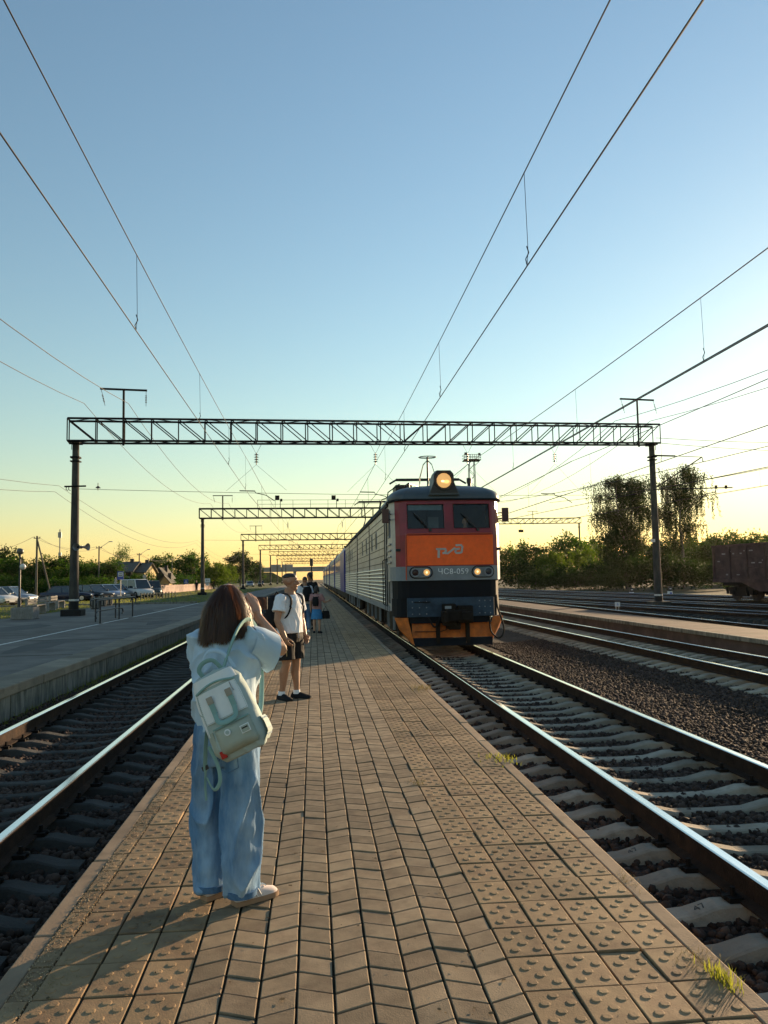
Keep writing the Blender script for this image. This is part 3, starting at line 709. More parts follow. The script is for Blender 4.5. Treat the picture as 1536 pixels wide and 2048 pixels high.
L1 = [[(630, 752), (700, 752)], [(660, 752), (655, 856)], [(700, 752), (742, 752), (752, 775), (735, 802), (712, 806)], [(742, 806), (775, 808), (868, 742)], [(885, 706), (950, 704), (968, 730), (956, 796), (930, 806), (886, 806), (872, 790), (884, 756), (925, 752)]]
for i, s_ in enumerate(L1): stroke([lp(*p) for p in s_], .062 if i == 1 else .05, .030).build('logo_stroke', M['logo'], pan)
# running number
def text(body, size, m, name, parent, mtx, ext=.004, spacing=1.0):
    cu = bpy.data.curves.new(name, 'FONT'); cu.body = body; cu.size = size; cu.extrude = ext; cu.align_x = 'CENTER'; cu.align_y = 'CENTER'; cu.space_character = spacing
    t_ = bpy.data.objects.new(name, cu); col.objects.link(t_); dg = bpy.context.evaluated_depsgraph_get()
    me = bpy.data.meshes.new_from_object(t_.evaluated_get(dg)); bpy.data.objects.remove(t_); me.materials.clear(); me.materials.append(m)
    o = bpy.data.objects.new(name, me); col.objects.link(o); o.parent = parent; o.matrix_local = mtx; return o
FRONT = Matrix.Rotation(R(90), 4, 'X')
text('ЧС8-059', .20, mat('number_metal', (.72, .74, .76), .5), 'running_number', loco, Matrix.Translation(fx(.07, 1.955, .012)) @ FRONT, .006, 1.08)
# painted marks on the sleeper ends near the platform
slp = [o for o in bpy.data.objects if o.name.startswith('sleeper') and o.parent and 'locomotive' in o.parent.get('label', '') and 2.6 < o.location.y < 6.5][::2]
M['mark'] = mat('sleeper_mark', (.11, .10, .085), .9, var=.3)
for k_, o in enumerate(slp):
    text('47', .085, M['mark'], 'painted_number', o, Matrix.Translation((-1.12, -.005, -.2115)) @ Matrix.Rotation(R(-14.9), 4, 'Y') @ Matrix.Rotation(R(8), 4, 'Z'), .0004)
# headlamps
def rimrings(mb, c, prof, n=20):
    mb.loft([[c + Vector((r * math.cos(2 * math.pi * j / n), dy, r * math.sin(2 * math.pi * j / n))) for j in range(n)] for dy, r in prof], caps=False)
def lamp(x, z, kind):
    c = fx(x, z, 0); rim = MB(); n = 18
    rimrings(rim, c, [(0, .118), (-.05, .112), (-.05, .088), (-.03, .08)], n)
    o = rim.build('headlamp_rim', M['lgrey'], loco, 40)
    l = MB(); l.ell(c + Vector((0, -.026, 0)), .084, .02, .084, 14, 7); l.build('headlamp', {'on': M['lamp_on'], 'red': M['lamp_red'], 'dark': M['lamp_dark']}[kind], o, 180)
    if kind == 'on': MB().ell(c + Vector((0, -.043, 0)), .026, .01, .026, 10, 6).build('bulb', M['lamp_hot'], o, 180)
    if kind == 'red':
        g = MB()
        for k in range(-3, 4): g.cyl(c + Vector((k * .022, -.05, -.07)), c + Vector((k * .022, -.05, .07)), .004, n=4)
        g.build('lamp_grille', M['black'], o)
for x, k in ((-.90, 'red'), (-.61, 'on'), (.70, 'on'), (.99, 'dark')): lamp(x, 1.945, k)
for xa, xb in ((-.90, -.61), (.70, .99)):
    pts_ = []
    for a in range(0, 361, 20):
        cxx = xa if 90 < a <= 270 else xb; pts_.append(fx(cxx + .142 * math.cos(R(a)), 1.945 + .142 * math.sin(R(a)), .02))
    MB().tube(pts_, .012, 5).build('headlamp_bezel', M['navy'], loco, 60)
# roof dome over the cab
rings = []
for k in range(9):
    a = k / 8 * math.pi / 2; ins = 1 - math.cos(a); hz = math.sin(a)
    ring = []
    for x, y in OUT:
        f_ = 1.035 - .55 * ins if True else 1
        ring.append((x * (1.035 - .9 * ins ** 1.3), (y + rake(3.84) - .05) + 1.1 * ins * (1 - min(1, y / 1.6)) , 3.83 + .44 * hz ** .9))
    rings.append(ring)
mb = MB(); mb.loft([[(x * .99, y + .03, z - .035) for x, y, z in rings[0]], rings[0]] + rings[1:], caps=False, closed=False)
mb.build('cab_roof', M['roof'], loco, 50)
rings = []
for y in (.75, 3.1):
    ring = []
    for k in range(17):
        a = math.pi * k / 16; ring.append((1.5 * math.cos(a) * (1 if True else 1), y, 3.83 + .43 * math.sin(a) ** .9))
    rings.append(ring)
mb = MB(); mb.loft(rings, True); mb.build('roof_front', M['roof'], loco, 50)
mb = MB(); mb.tube([(x * 1.045, y + rake(3.84) - .06, 3.822) for x, y in OUT], .022, 6); mb.build('roof_gutter', M['navy'], loco, 60)
# roof spotlight
hx = -.11
sec = lambda w0, w1, z0, z1, y: [(hx - w0, y, z0), (hx + w0, y, z0), (hx + w1 * 1.06, y, (z0 + z1) / 2), (hx + w1, y, z1 - .09), (hx + w1 - .08, y, z1), (hx - w1 + .08, y, z1), (hx - w1, y, z1 - .09), (hx - w1 * 1.06, y, (z0 + z1) / 2)]
mb = MB(); mb.loft([sec(.40, .255, 3.93, 4.56, .02), sec(.40, .27, 3.93, 4.57, .3), sec(.42, .24, 4.0, 4.50, .9), sec(.3, .15, 4.1, 4.3, 1.5)])
sp_ = mb.build('spotlight_housing', M['roof'], loco, 35)
MB().ext([(x, .012, z) for x, y_, z in sec(.36, .235, 3.97, 4.545, 0)], (0, .006, 0)).build('spotlight_face', M['black'], sp_)
mb = MB(); c = Vector((hx, .02, 4.295)); rimrings(mb, c, [(0, .25), (-.05, .245), (-.05, .225), (-.01, .205)], 24); mb.build('spotlight_rim', M['black'], sp_, 40)
MB().ell(c, .208, .022, .208, 20, 8).build('spotlight_lens', M['lamp_on'], sp_, 180)
MB().ell(c + Vector((0.06, -.018, -.03)), .085, .008, .05, 12, 6).build('spotlight_bright_spot', glow('lamp_bright_spot', (1.0, .58, .18), .62), sp_, 180)  # glowing blob that paints a bright spot onto the lens
MB().ell(c + Vector((-.03, -.02, -.02)), .05, .008, .03, 10, 6).build('spotlight_bulb', M['lamp_hot'], sp_, 180)
# antenna with ring and cage wires, horn
mb = MB(); a0 = Vector((-.18, 2.4, 4.2)); mb.cyl(a0, a0 + Vector((0, 0, 1.05)), .028, n=8)
ring = [a0 + Vector((.25 * math.cos(R(k * 30)), .25 * math.sin(R(k * 30)), 1.06)) for k in range(13)]; mb.tube(ring, .012, 5)
for k in range(4): mb.tube([a0 + Vector((0, 0, 1.06)), ring[k * 3]], .01, 5)
for k in range(6):
    b_ = R(k * 60 + 20); mb.tube([a0 + Vector((0, 0, .98)), a0 + Vector((.14 * math.cos(b_), .14 * math.sin(b_), .85)), a0 + Vector((.27 * math.cos(b_), .27 * math.sin(b_), .45)), a0 + Vector((.27 * math.cos(b_), .27 * math.sin(b_), 0))], .009, 5)
mb.build('roof_antenna', M['black'], loco)
mb = MB(); mb.cyl((.86, 1.6, 4.0), (.86, 1.6, 4.52), .05, n=8); mb.cyl((.86, 1.6, 4.4), (.86, 1.6, 4.55), .07, n=8); mb.build('roof_horn', M['black'], loco)
# buffer beam, coupler, plough
bbm = MB().bb(-1.12, 1.10, -.03, .12, .82, 1.30).build('buffer_beam', M['beamblue'], loco, bevel=.015)
for bx_ in (-1.0, -.82, -.64, .72, .86, 1.0):
    for bz_ in (.9, 1.06, 1.21): MB().cyl((bx_, -.03, bz_), (bx_, -.045, bz_), .016, n=6).build('bolt', M['lgrey'], bbm)
MB().tube([(-.95, -.06, 1.2), (-.95, -.09, 1.2), (-.55, -.09, 1.2), (-.55, -.06, 1.2)], .014, 6).build('step_rail', M['iron'], bbm)
mb = MB(); mb.bb(-.25, .07, -.34, 0, .60, 1.15); mb.bb(.12, .52, -.22, 0, .66, 1.10); mb.bb(-.2, .34, -.52, -.3, .72, 1.0); mb.bb(-.32, -.18, -.66, -.28, .70, .98); mb.bb(.16, .44, -.60, -.3, .74, .96); mb.bb(-.12, .2, -.2, .1, .5, .66); mb.build('coupler', M['iron'], loco, bevel=.03)
MB().bb(-.22, -.06, -.345, -.338, 1.03, 1.10).build('coupler_plate', M['lgrey'], loco)
mb = MB(); mb.bb(-1.05, 1.02, 0.02, .1, .66, .82); mb.build('lower_dark_plate', M['navy'], loco)  # dark navy plate between buffer beam and plough
mb = MB(); mb.ext([(-1.0, .02, .30), (-1.0, .10, .66), (1.05, .10, .66), (1.05, .02, .30)], (0, .04, 0)); pl = mb.build('snow_plough', M['orange_dirty'], loco)
mb = MB(); mb.ext([(-.95, -.06, .10), (-.98, .012, .295), (1.05, .012, .295), (1.02, -.06, .10)], (0, .04, 0)); mb.build('plough_edge', M['navy'], loco)
for sx in (-1, 1):
    mb = MB(); mb.ext([(sx * 1.42, .38, .80), (sx * 1.10, .16, .80), (sx * 1.04, .10, .52), (sx * .96, -.02, .12), (sx * 1.02, .08, .16), (sx * 1.3, .34, .5)], (0, .05, 0)); mb.build('plough_wing', M['orange_dirty'], loco)
for x in (-.36, .40): MB().bb(x - .045, x + .045, -.08, .06, .16, .72).build('plough_strut', M['iron'], loco)
for a, b, sg in ((-.3, -.6, .25), (1.12, 1.3, .5), (.95, 1.18, .45)):
    pts_ = [Vector((a + (b - a) * i / 8, -.06 - .06 * math.sin(math.pi * i / 8), .82 - sg * math.sin(math.pi * i / 8))) for i in range(9)]
    if a > .9: pts_ = [Vector((1.16, .0, 1.35)), Vector((1.18, -.03, 1.05)), Vector((1.27, -.05, .75)), Vector((1.33, -.05, .48)), Vector((1.26, -.06, .30)), Vector((1.15, -.05, .27)), Vector((1.0, -.05, .42)), Vector((.97, -.04, .62)), Vector((.98, 0, .8))] if b > 1.2 else [Vector((1.12, -.02, 1.36)), Vector((1.14, -.04, 1.2)), Vector((1.12, -.05, .9))]
    MB().tube(sm(pts_, 4) if a > .9 else pts_, .022, 7).build('brake_hose', M['blackrubber'], loco, 60)
MB().tube([(-.95, -.03, .46), (-.3, -.05, .45), (-.15, -.06, .5), (-.15, -.05, .62)], .012, 6).build('brake_pipe', M['iron'], loco)
# mirrors
for sx in (-1, 1):
    mb = MB(); mb.bb(min(sx * 1.5, sx * 1.68), max(sx * 1.5, sx * 1.68), .5, .56, 3.25, 3.62); mb.tube([(sx * 1.42, .8, 3.5), (sx * 1.58, .56, 3.5)], .018, 6); mb.tube([(sx * 1.42, .8, 3.35), (sx * 1.58, .56, 3.35)], .018, 6)
    mb.build('mirror', mat('mirror_case', (.05, .012, .015), .4), loco, bevel=.012)
# side walls
def side(par, y0, y1, sx, cab=True):
    X = sx * 1.45
    def wallbox(a, b, z0, z1, d0, d1, nm, m, bev=0):
        lo, hi = sorted((X + sx * d0, X + sx * d1)); return MB().bb(lo, hi, a, b, z0, z1).build(nm, m, par, bevel=bev)
    wallbox(y0, y1, .95, 3.82, -.08, 0, 'side_wall', M['sidegrey'])
    ys0 = y0 + (1.35 if cab else .35)
    for k in range(9):
        z = 1.14 + k * .115
        MB().tube([(X + sx * .004, ys0, z), (X + sx * .004, y1 - .25, z)], [.034, .034], 8).build('corrugation', M['chrome'], par, 50)
    for k in range(7):
        z = 2.24 + k * .215; wallbox(ys0, y1 - .25, z, z + .022, 0, .012, 'panel_seam', M['louver'])
    wallbox(y0 + .2, y1, .93, 1.07, -.01, .02, 'sill', M['lgrey'])
    wallbox(y0 + .2, y1, 3.74, 3.82, 0, .05, 'cant_rail', M['navy'])
    for yy in (y0 + 4.3, y0 + 6.2, y0 + 9.0, y0 + 11.5):
        wallbox(yy, yy + .5, 2.75, 3.3, 0, .018, 'window_frame', M['lgrey']); wallbox(yy + .06, yy + .44, 2.81, 3.24, .016, .022, 'side_window', M['black'])
    wallbox(y0 + 7.6, y0 + 7.66, .97, 3.7, 0, .02, 'panel_joint', M['navy'])
    if cab:
        for k in range(4): wallbox(y0 - .25, y0 + .55, 2.2 + k * .16, 2.25 + k * .16, 0, .03, 'cab_rib', M['sidegrey'], .01)
        wallbox(y0 - .1, y0 + .42, 2.88, 3.62, 0, .02, 'side_window_frame', M['lgrey'], .01); wallbox(y0 - .04, y0 + .36, 2.94, 3.56, .018, .026, 'side_window', M['black'])
        wallbox(y0 + .72, y0 + .78, .9, 3.72, 0, .03, 'door_edge', M['black']); wallbox(y0 + 1.28, y0 + 1.33, .9, 3.72, 0, .03, 'door_edge', M['black'])
        wallbox(y0 + .80, y0 + 1.26, 1.0, 3.68, 0, .008, 'cab_door', M['sidegrey'])
        for yy in (y0 + .66, y0 + 1.38): MB().tube([(X + sx * .01, yy, 1.05), (X + sx * .07, yy, 1.1), (X + sx * .07, yy, 2.3), (X + sx * .01, yy, 2.35)], .016, 6).build('handrail', M['navy'], par, 60)
        wallbox(y0 + .05, y0 + .35, 1.15, 1.72, 0, .015, 'hatch', M['louver'], .005); wallbox(y0 - .0, y0 + .40, 1.72, 1.76, 0, .03, 'hatch_trim', M['chrome']); wallbox(y0 - .0, y0 + .40, 1.11, 1.15, 0, .03, 'hatch_trim', M['chrome'])
def roofside(par, y0, y1):
    for sx in (-1, 1):
        MB().ext([(sx * 1.43, y0, 3.8), (sx * 1.40, y0, 3.86), (sx * .98, y0, 4.34), (sx * .7, y0, 4.34), (sx * .7, y0, 3.8)], (0, y1 - y0, 0)).build('roof_louver', M['louver'], par)
        y = y0 + .1
        while y < y1: MB().tube([(sx * 1.43, y, 3.84), (sx * 1.0, y, 4.36)], .03, 4).build('louver_rib', M['roof'], par); y += .55
    MB().bb(-.75, .75, y0, y1, 3.8, 4.30).build('roof_deck', M['roof'], par)
def bogie(par, yc, wb=1.6, r=.62, xw=.8):
    b = MB()
    for sx in (-1, 1):
        b.bb(sx * 1.1 - .09, sx * 1.1 + .09, yc - wb - .6, yc + wb + .6, .62, .84); b.bb(sx * 1.12 - .1, sx * 1.12 + .1, yc - .6, yc + .6, .3, .62)
        for yy in (-1, 1): b.bb(sx * 1.08 - .12, sx * 1.08 + .12, yc + yy * wb - .2, yc + yy * wb + .2, .38, .86); b.cyl((sx * 1.16, yc + yy * wb - .42, .42), (sx * 1.16, yc + yy * wb - .42, .84), .09, n=8); b.cyl((sx * 1.16, yc + yy * wb + .42, .42), (sx * 1.16, yc + yy * wb + .42, .84), .09, n=8)
    b.bb(-1, 1, yc - .4, yc + .4, .45, .9); b.build('bogie', M['iron'], par)
    for sx in (-1, 1):
        for yy in (-1, 1):
            c = Vector((sx * xw, yc + yy * wb, r)); MB().tube([c - Vector((.065, 0, 0)), c + Vector((.065, 0, 0))], r, 24).build('wheel', M['tread'], par, 40)
def underfloor(par, y0, y1):
    b = MB(); b.bb(-1.3, 1.3, y0, y1, .86, 1.0); b.bb(-1.25, 1.25, y0 + 6.3, y1 - 6.6, .35, .9); b.build('underframe', M['iron'], par)
    for yy in (1.0, 2.6, 5.6, 7.4, 9.2, 11.6): MB().bb(-1.34, -1.28, y0 + yy, y0 + yy + .1, .42, .9).build('step_hanger', M['lgrey'], par)
side(loco, 1.0, 16.6, -1); side(loco, 1.0, 16.6, 1); roofside(loco, 3.1, 16.4); bogie(loco, 3.4); bogie(loco, 12.6); underfloor(loco, .5, 16.5)
MB().bb(-1.45, 1.45, 16.45, 16.6, .95, 3.8).build('end_wall', M['navy'], loco)
# folded pantograph on the first section
mb = MB()
for x in (-.62, .5):
    mb.tube([(x, 3.4, 4.62), (x, 6.2, 4.70)], .03, 6); 
    for y in (3.5, 6.1): mb.cyl((x, y, 4.3), (x, y, 4.6), .07, .05, 8)
mb.box((-.06, 3.3, 4.72), (1.9, .12, .07)); mb.tube([(-1.0, 3.3, 4.72), (-1.2, 3.3, 4.6)], .03, 6); mb.tube([(.9, 3.3, 4.72), (1.1, 3.3, 4.6)], .03, 6)
mb.tube([(-.62, 3.4, 4.62), (.5, 6.1, 4.68)], .02, 5); mb.tube([(.5, 3.4, 4.62), (-.62, 6.1, 4.68)], .02, 5); mb.box((-.7, 4.4, 4.5), (.5, .9, .3)); mb.box((.2, 4.8, 4.45), (.4, .6, .35))
mb.build('folded_pantograph', M['black'], loco)
MB().tube([(-1.3, 3.3, 4.0), (-1.25, 3.3, 4.35), (-.9, 3.3, 4.6)], .02, 5).build('roof_cable', M['black'], loco); MB().tube([(-1.3, 6, 4.0), (-1.2, 6, 4.4), (-.6, 6, 4.62)], .02, 5).build('roof_cable', M['black'], loco)
# second section
l2 = empty('electric_locomotive', (LX, LY + 17.2, 0), 0, 'grey rear section of the locomotive, coupled behind the cab section', 'locomotive')
side(l2, 0, 13.4, -1, False); side(l2, 0, 13.4, 1, False); roofside(l2, .6, 12.9); bogie(l2, 2.6, 1.4); bogie(l2, 10.6, 1.4); underfloor(l2, 0, 13.4)
MB().bb(-1.44, 1.44, -.02, .1, .95, 3.8).build('end_wall', M['navy'], l2); MB().bb(-1.44, 1.44, 13.2, 13.38, .95, 3.8).build('end_wall', M['navy'], l2)
MB().bb(-.6, .6, -.58, 0, 1.2, 3.4).build('gangway_bellows', M['blackrubber'], l2)
mb = MB(); c = 9.6
for x in (-.6, .6):
    mb.tube([(x, c - 1.0, 4.45), (x * .6, c + .6, 5.3), (x * .8, c - .3, 6.25)], .035, 6); mb.tube([(x, c + 1.2, 4.45), (x * .6, c + .6, 5.3)], .03, 6)
mb.box((0, c - .35, 6.3), (1.6, .12, .08)); mb.box((0, c - .05, 6.3), (1.6, .12, .08)); mb.tube([(-.8, c - .2, 6.3), (-1.05, c - .2, 6.1)], .03, 6); mb.tube([(.8, c - .2, 6.3), (1.05, c - .2, 6.1)], .03, 6)
mb.build('raised_pantograph', M['black'], l2)
# ================================================================ coaches
M['coachgrey'] = mat('coach_grey', (.33, .33, .33), .45, .2, var=.1, vs=1)
M['coachblue'] = mat('coach_blue', (.016, .03, .24), .4, var=.12, vs=1.5)
M['coachwin'] = mat('coach_window', (.02, .025, .03), .08, var=.1)
def coach(y0, lab, bl=.55):
    c = empty('passenger_coach', (LX, LY + y0, 0), 0, lab, 'railway coach'); L = 24.0
    prof = [(-1.45, .95), (-1.47, 2.2), (-1.45, 3.55), (-1.25, 3.95), (-.7, 4.22), (0, 4.3), (.7, 4.22), (1.25, 3.95), (1.45, 3.55), (1.47, 2.2), (1.45, .95)]
    MB().ext([(x, .02, z) for x, z in prof], (0, L, 0)).build('body', M['coachgrey'], c)
    MB().ext([(x * 1.055, -.12, z + .01) for x, z in prof], (0, bl, 0)).build('end_panel', M['coachblue'], c)
    for sx in (-1, 1):
        lo, hi = sorted((sx * 1.44, sx * 1.478)); MB().bb(lo, hi, max(1.8, bl + .2), L - 1.8, 2.32, 3.3).build('blue_band', M['coachblue'], c)
        for k in range(9):
            lo, hi = sorted((sx * 1.44, sx * 1.485)); MB().bb(lo, hi, 2.4 + k * 2.2, 3.5 + k * 2.2, 2.42, 3.2).build('window', M['coachwin'], c, bevel=.03)
        for k in range(7): MB().tube([(sx * 1.462, .6, 1.16 + k * .15), (sx * 1.462, L - .3, 1.16 + k * .15)], .03, 6).build('corrugation', M['chrome'], c)
        for k in range(3): MB().tube([(sx * 1.45, .6, 3.4 + k * .09), (sx * 1.43, L - .3, 3.4 + k * .09)], .02, 5).build('corrugation', M['chrome'], c)
        lo, hi = sorted((sx * 1.43, sx * 1.48)); MB().bb(lo, hi, .7, 1.5, 1.0, 3.2).build('door', M['coachgrey'], c)
    MB().bb(-1.3, 1.3, .5, L - .5, .5, .96).build('underframe', M['iron'], c); bogie(c, 3.2, 1.2, .475); bogie(c, L - 3.2, 1.2, .475)
    return c
for k, lab in enumerate(['grey passenger coach with blue window band coupled right behind the locomotive', 'second grey passenger coach of the train', 'third grey passenger coach of the train', 'fourth grey passenger coach of the train', 'fifth grey passenger coach of the train, farthest down the platform']):
    coach(31.3 + k * 24.7, lab, 7.5 if k == 0 else .55)
# ================================================================ freight wagon
M['wagon'] = mat('wagon_paint', (.085, .05, .047), .8, var=.25, vs=2, c2=(.11, .07, .062), t2=.56, s2=1.5, bump=.3, bs=12)
M['chalk'] = mat('chalk_marks', (.30, .26, .25), .9, var=.4, vs=14)
wc = Vector((p5.x, p5.y)) + n5 * 10.6
we = P(1411, 1180, 50); tpar = ((Vector((we.x, we.y)) - wc).dot(d5)); wo = wc + d5 * tpar
wg = empty('freight_wagon', (wo.x, wo.y, 0), YA + math.pi, 'rusty brown open freight wagon on the yard track', 'wagon')
LW = 13.0
MB().bb(-1.45, 1.45, 0, LW, 1.25, 1.42).build('floor', M['wagon'], wg)
for sx in (-1, 1):
    lo, hi = sorted((sx * 1.44, sx * 1.48)); MB().bb(lo, hi, 0, LW, 1.3, 3.42).build('side_sheet', M['wagon'], wg)
    lo, hi = sorted((sx * 1.40, sx * 1.58)); MB().bb(lo, hi, -.05, LW + .05, 3.40, 3.52).build('top_rail', M['wagon'], wg); MB().bb(lo, hi, -.05, LW + .05, 1.15, 1.36).build('bottom_rail', M['wagon'], wg)
    for k in range(9):
        lo, hi = sorted((sx * 1.47, sx * 1.57)); y = .08 + k * (LW - .16) / 8; MB().bb(lo, hi, y - .07, y + .07, 1.36, 3.40).build('side_post', M['wagon'], wg)
        if k < 8:
            for z in (2.02, 2.7): lo, hi = sorted((sx * 1.475, sx * 1.51)); MB().bb(lo, hi, y + .09, y + (LW - .16) / 8 - .09, z, z + .05).build('side_rib', M['wagon'], wg)
    for k in range(12):
        lo, hi = sorted((sx * 1.481, sx * 1.486)); y = .35 + .36 * k + .4 * random.random(); z = random.choice((2.9, 3.05, 2.45, 2.3, 1.6)); MB().bb(lo, hi, y, y + random.uniform(.15, .35), z, z + random.uniform(.05, .1)).build('chalk_mark', M['chalk'], wg)
for y in (0, LW):
    MB().bb(-1.44, 1.44, y - .03, y + .03, 1.3, 3.40).build('end_sheet', M['wagon'], wg)
    MB().bb(-1.40, 1.40, y - .09, y + .09, 3.402, 3.518).build('end_top_rail', M['wagon'], wg)
    for x in (-.7, 0, .7): MB().bb(x - .06, x + .06, min(y, y + (.1 if y else -.1)), max(y, y + (.1 if y else -.1)), 1.3, 3.39).build('end_post', M['wagon'], wg)
[MB().ext([(sx * 1.42, 2.6, 1.16), (sx * 1.42, 4.2, .62), (sx * 1.42, LW - 4.2, .62), (sx * 1.42, LW - 2.6, 1.16)], (sx * .06, 0, 0)).build('belly_sill', M['wagon'], wg) for sx in (-1, 1)]
MB().bb(-.2, .2, .3, LW - .3, .85, 1.25).build('centre_sill', M['iron'], wg); MB().bb(-.18, .18, -.9, .3, .9, 1.2).build('coupler', M['iron'], wg)
for yc in (2.2, LW - 2.2): bogie(wg, yc, .92, .475)
# ================================================================ vegetation
ORD = ['first', 'second', 'third', 'fourth', 'fifth', 'sixth', 'seventh', 'eighth', 'ninth', 'tenth', 'eleventh', 'twelfth']
lcount = {}
def nth(base):
    k = lcount.get(base, 0); lcount[base] = k + 1; return ORD[k]
def leafmat(name, c, tr, a=.45):
    return mat(name, c, .6, var=.25, vs=.6, attr=.5, rnd=.12, trans=(tr, a), spec=.06)
M['leafA'] = leafmat('foliage_green', (.030, .062, .010), (.06, .14, .008), .36)
M['leafB'] = leafmat('foliage_dark', (.015, .032, .007), (.03, .07, .006), .3)
M['leafC'] = leafmat('foliage_yellow_green', (.055, .09, .010), (.12, .19, .01), .42)
M['birchleaf'] = leafmat('birch_foliage', (.018, .032, .008), (.05, .085, .010), .3)
M['bark'] = mat('bark', (.05, .04, .03), .9, var=.3, vs=3, bump=.6, bs=8)
M['birchbark'] = mat('birch_bark', (.16, .145, .125), .85, var=.3, vs=2, c2=(.03, .028, .025), t2=.6, s2=3, stretch=(1, 1, 3))
def leaves(name, cen, size, m, rg, flat=0):
    n = len(cen); a = rg.normal(size=(n, 3)); a /= np.linalg.norm(a, axis=1)[:, None]
    b = rg.normal(size=(n, 3)); b -= a * (a * b).sum(1)[:, None]; b /= np.linalg.norm(b, axis=1)[:, None]
    s = size * rg.uniform(.6, 1.3, (n, 1))
    V = np.stack([cen - a * s, cen + b * s * .55, cen + a * s, cen - b * s * .55], 1).reshape(-1, 3)
    Fq = np.arange(n * 4).reshape(n, 4)
    return npmesh(name, V, Fq, m, np.repeat(rg.random(n), 4))
def crown_pts(rg, nclump, per, rx, rz, zc, sig, low=-.6):
    out = []
    ph = rg.uniform(0, 6.28, 8)
    while len(out) < nclump:
        d = rg.normal(size=3); d /= np.linalg.norm(d)
        if d[2] < low: continue
        az = math.atan2(d[1], d[0]); rr = rg.uniform(.35, 1) ** .45 * (1 + .16 * math.sin(3 * az + ph[0]) + .12 * math.sin(5 * az + ph[1]) + .12 * math.sin(4 * d[2] + ph[2]))
        out.append((d[0] * rx * rr, d[1] * rx * rr, zc + d[2] * rz * rr))
    c = np.array(out); sg = sig * rg.uniform(.6, 1.4, (nclump, 1, 1))
    return c, (c[:, None, :] + rg.normal(size=(nclump, per, 3)) * sg * np.array([1, 1, .75])).reshape(-1, 3)
def tree_proto(seed, m, rx=3.2, rz=2.9, zc=3.9, nclump=120, per=46, size=.19, sig=.42, trunk=.16):
    rg = np.random.default_rng(seed); c, p = crown_pts(rg, nclump, per, rx, rz, zc, sig)
    cm = leaves('crown', p, size, m, rg)
    mb = MB(); top = zc + rz * .3
    pts = [(0.05 * i * math.sin(i), .04 * i, top * i / 6) for i in range(7)]; mb.tube(pts, [trunk * (1 - .8 * i / 6) for i in range(7)], 8)
    for k in range(0, nclump, 5):
        t0 = Vector((0, 0, zc * rg.uniform(.35, .85))); e = Vector(c[k]); mb.tube([t0, t0.lerp(e, .5) + Vector((0, 0, .2)), e], [trunk * .35, trunk * .2, trunk * .06], 5)
    tm_ = mb.mesh('trunk'); tm_.materials.append(M['bark']); tm_.polygons.foreach_set('use_smooth', [True] * len(tm_.polygons))
    return tm_, cm
PROTO = {'A': [tree_proto(s, M['leafA']) for s in (1, 2, 3)], 'B': [tree_proto(s, M['leafB']) for s in (4, 5)], 'C': [tree_proto(s, M['leafC'], nclump=90) for s in (6, 7)],
         'bush': [tree_proto(s, M['leafB'], 2.6, 1.8, 1.5, 90, 42, .15, .4, .06) for s in (8, 9)], 'bushC': [tree_proto(s, M['leafA'], 2.6, 1.8, 1.5, 80, 42, .15, .4, .06) for s in (10, 11)],
         'airy': [tree_proto(s, M['leafA'], 3.0, 3.6, 5.2, 60, 46, .15, .5, .13) for s in (12, 13)]}
tc_ = {}
def tree(kind, x, y, z, h, w, label, group=None, name='tree', cat='tree'):
    ps = PROTO[kind]; k = tc_.get(kind, 0); tc_[kind] = k + 1; tm_, cm = ps[k % len(ps)]
    e = empty(name, (x, y, z), random.uniform(0, 6.28), label, cat, group)
    nat_h, nat_w = {'bush': (3.6, 5.6), 'bushC': (3.6, 5.6), 'airy': (9.3, 6.4)}.get(kind, (7.2, 7.0))
    sc = (w / nat_w, w / nat_w, h / nat_h); inst('trunk', tm_, e, sc=sc); inst('crown', cm, e, sc=sc); return e
def tree_px(kind, px, ytop, wpx, Y, label, group=None, zb=-.3, **k):
    p = P(px, ytop, Y); tree(kind, p.x, Y, zb, p.z - zb, wpx * Y / F, label, group, **k)
# right hand wood behind the yard
gw = 'bushy trees along the far side of the yard'
for i, (kd, px, yt, w, Y) in enumerate(sorted([('A', 1020, 1088, 70, 150), ('A', 1062, 1086, 85, 140), ('C', 1098, 1098, 75, 132), ('A', 1140, 1070, 95, 145), ('C', 1180, 1092, 80, 130), ('A', 1185, 1072, 80, 160), ('A', 1290, 1090, 95, 135), ('B', 1330, 1080, 110, 128), ('A', 1380, 1078, 105, 140), ('B', 1400, 1092, 95, 118), ('A', 1440, 1058, 95, 150), ('A', 1490, 1068, 90, 150), ('C', 1525, 1070, 90, 155), ('A', 1575, 1062, 110, 150), ('A', 1640, 1070, 120, 150)], key=lambda v: v[1])):
    bs_ = {'A': 'mid green bushy tree', 'B': 'dark dense tree below the birches', 'C': 'yellow green backlit tree'}[kd]
    tree_px(kd, px, yt, w, Y, bs_ + ' across the yard, %s of its colour from the locomotive' % nth(bs_), gw)
tree_px('B', 1240, 1048, 88, 112, 'very dark round tree standing at the foot of the left birch')
for px, yt, w, Y in sorted([(1035, 1118, 90, 128), (1110, 1128, 100, 118), (1190, 1122, 100, 118), (1250, 1112, 100, 106), (1310, 1110, 110, 104), (1365, 1116, 110, 104), (1420, 1126, 90, 100), (1215, 1142, 70, 102), (1470, 1120, 110, 125), (1540, 1120, 120, 125), (1070, 1140, 80, 112), (1150, 1140, 70, 110)]):
    tree_px('bush', px, yt, w, Y, 'low dark bush at the edge of the freight yard, %s from the locomotive' % nth('bush'), 'bushes along the yard', name='bush', cat='bush')
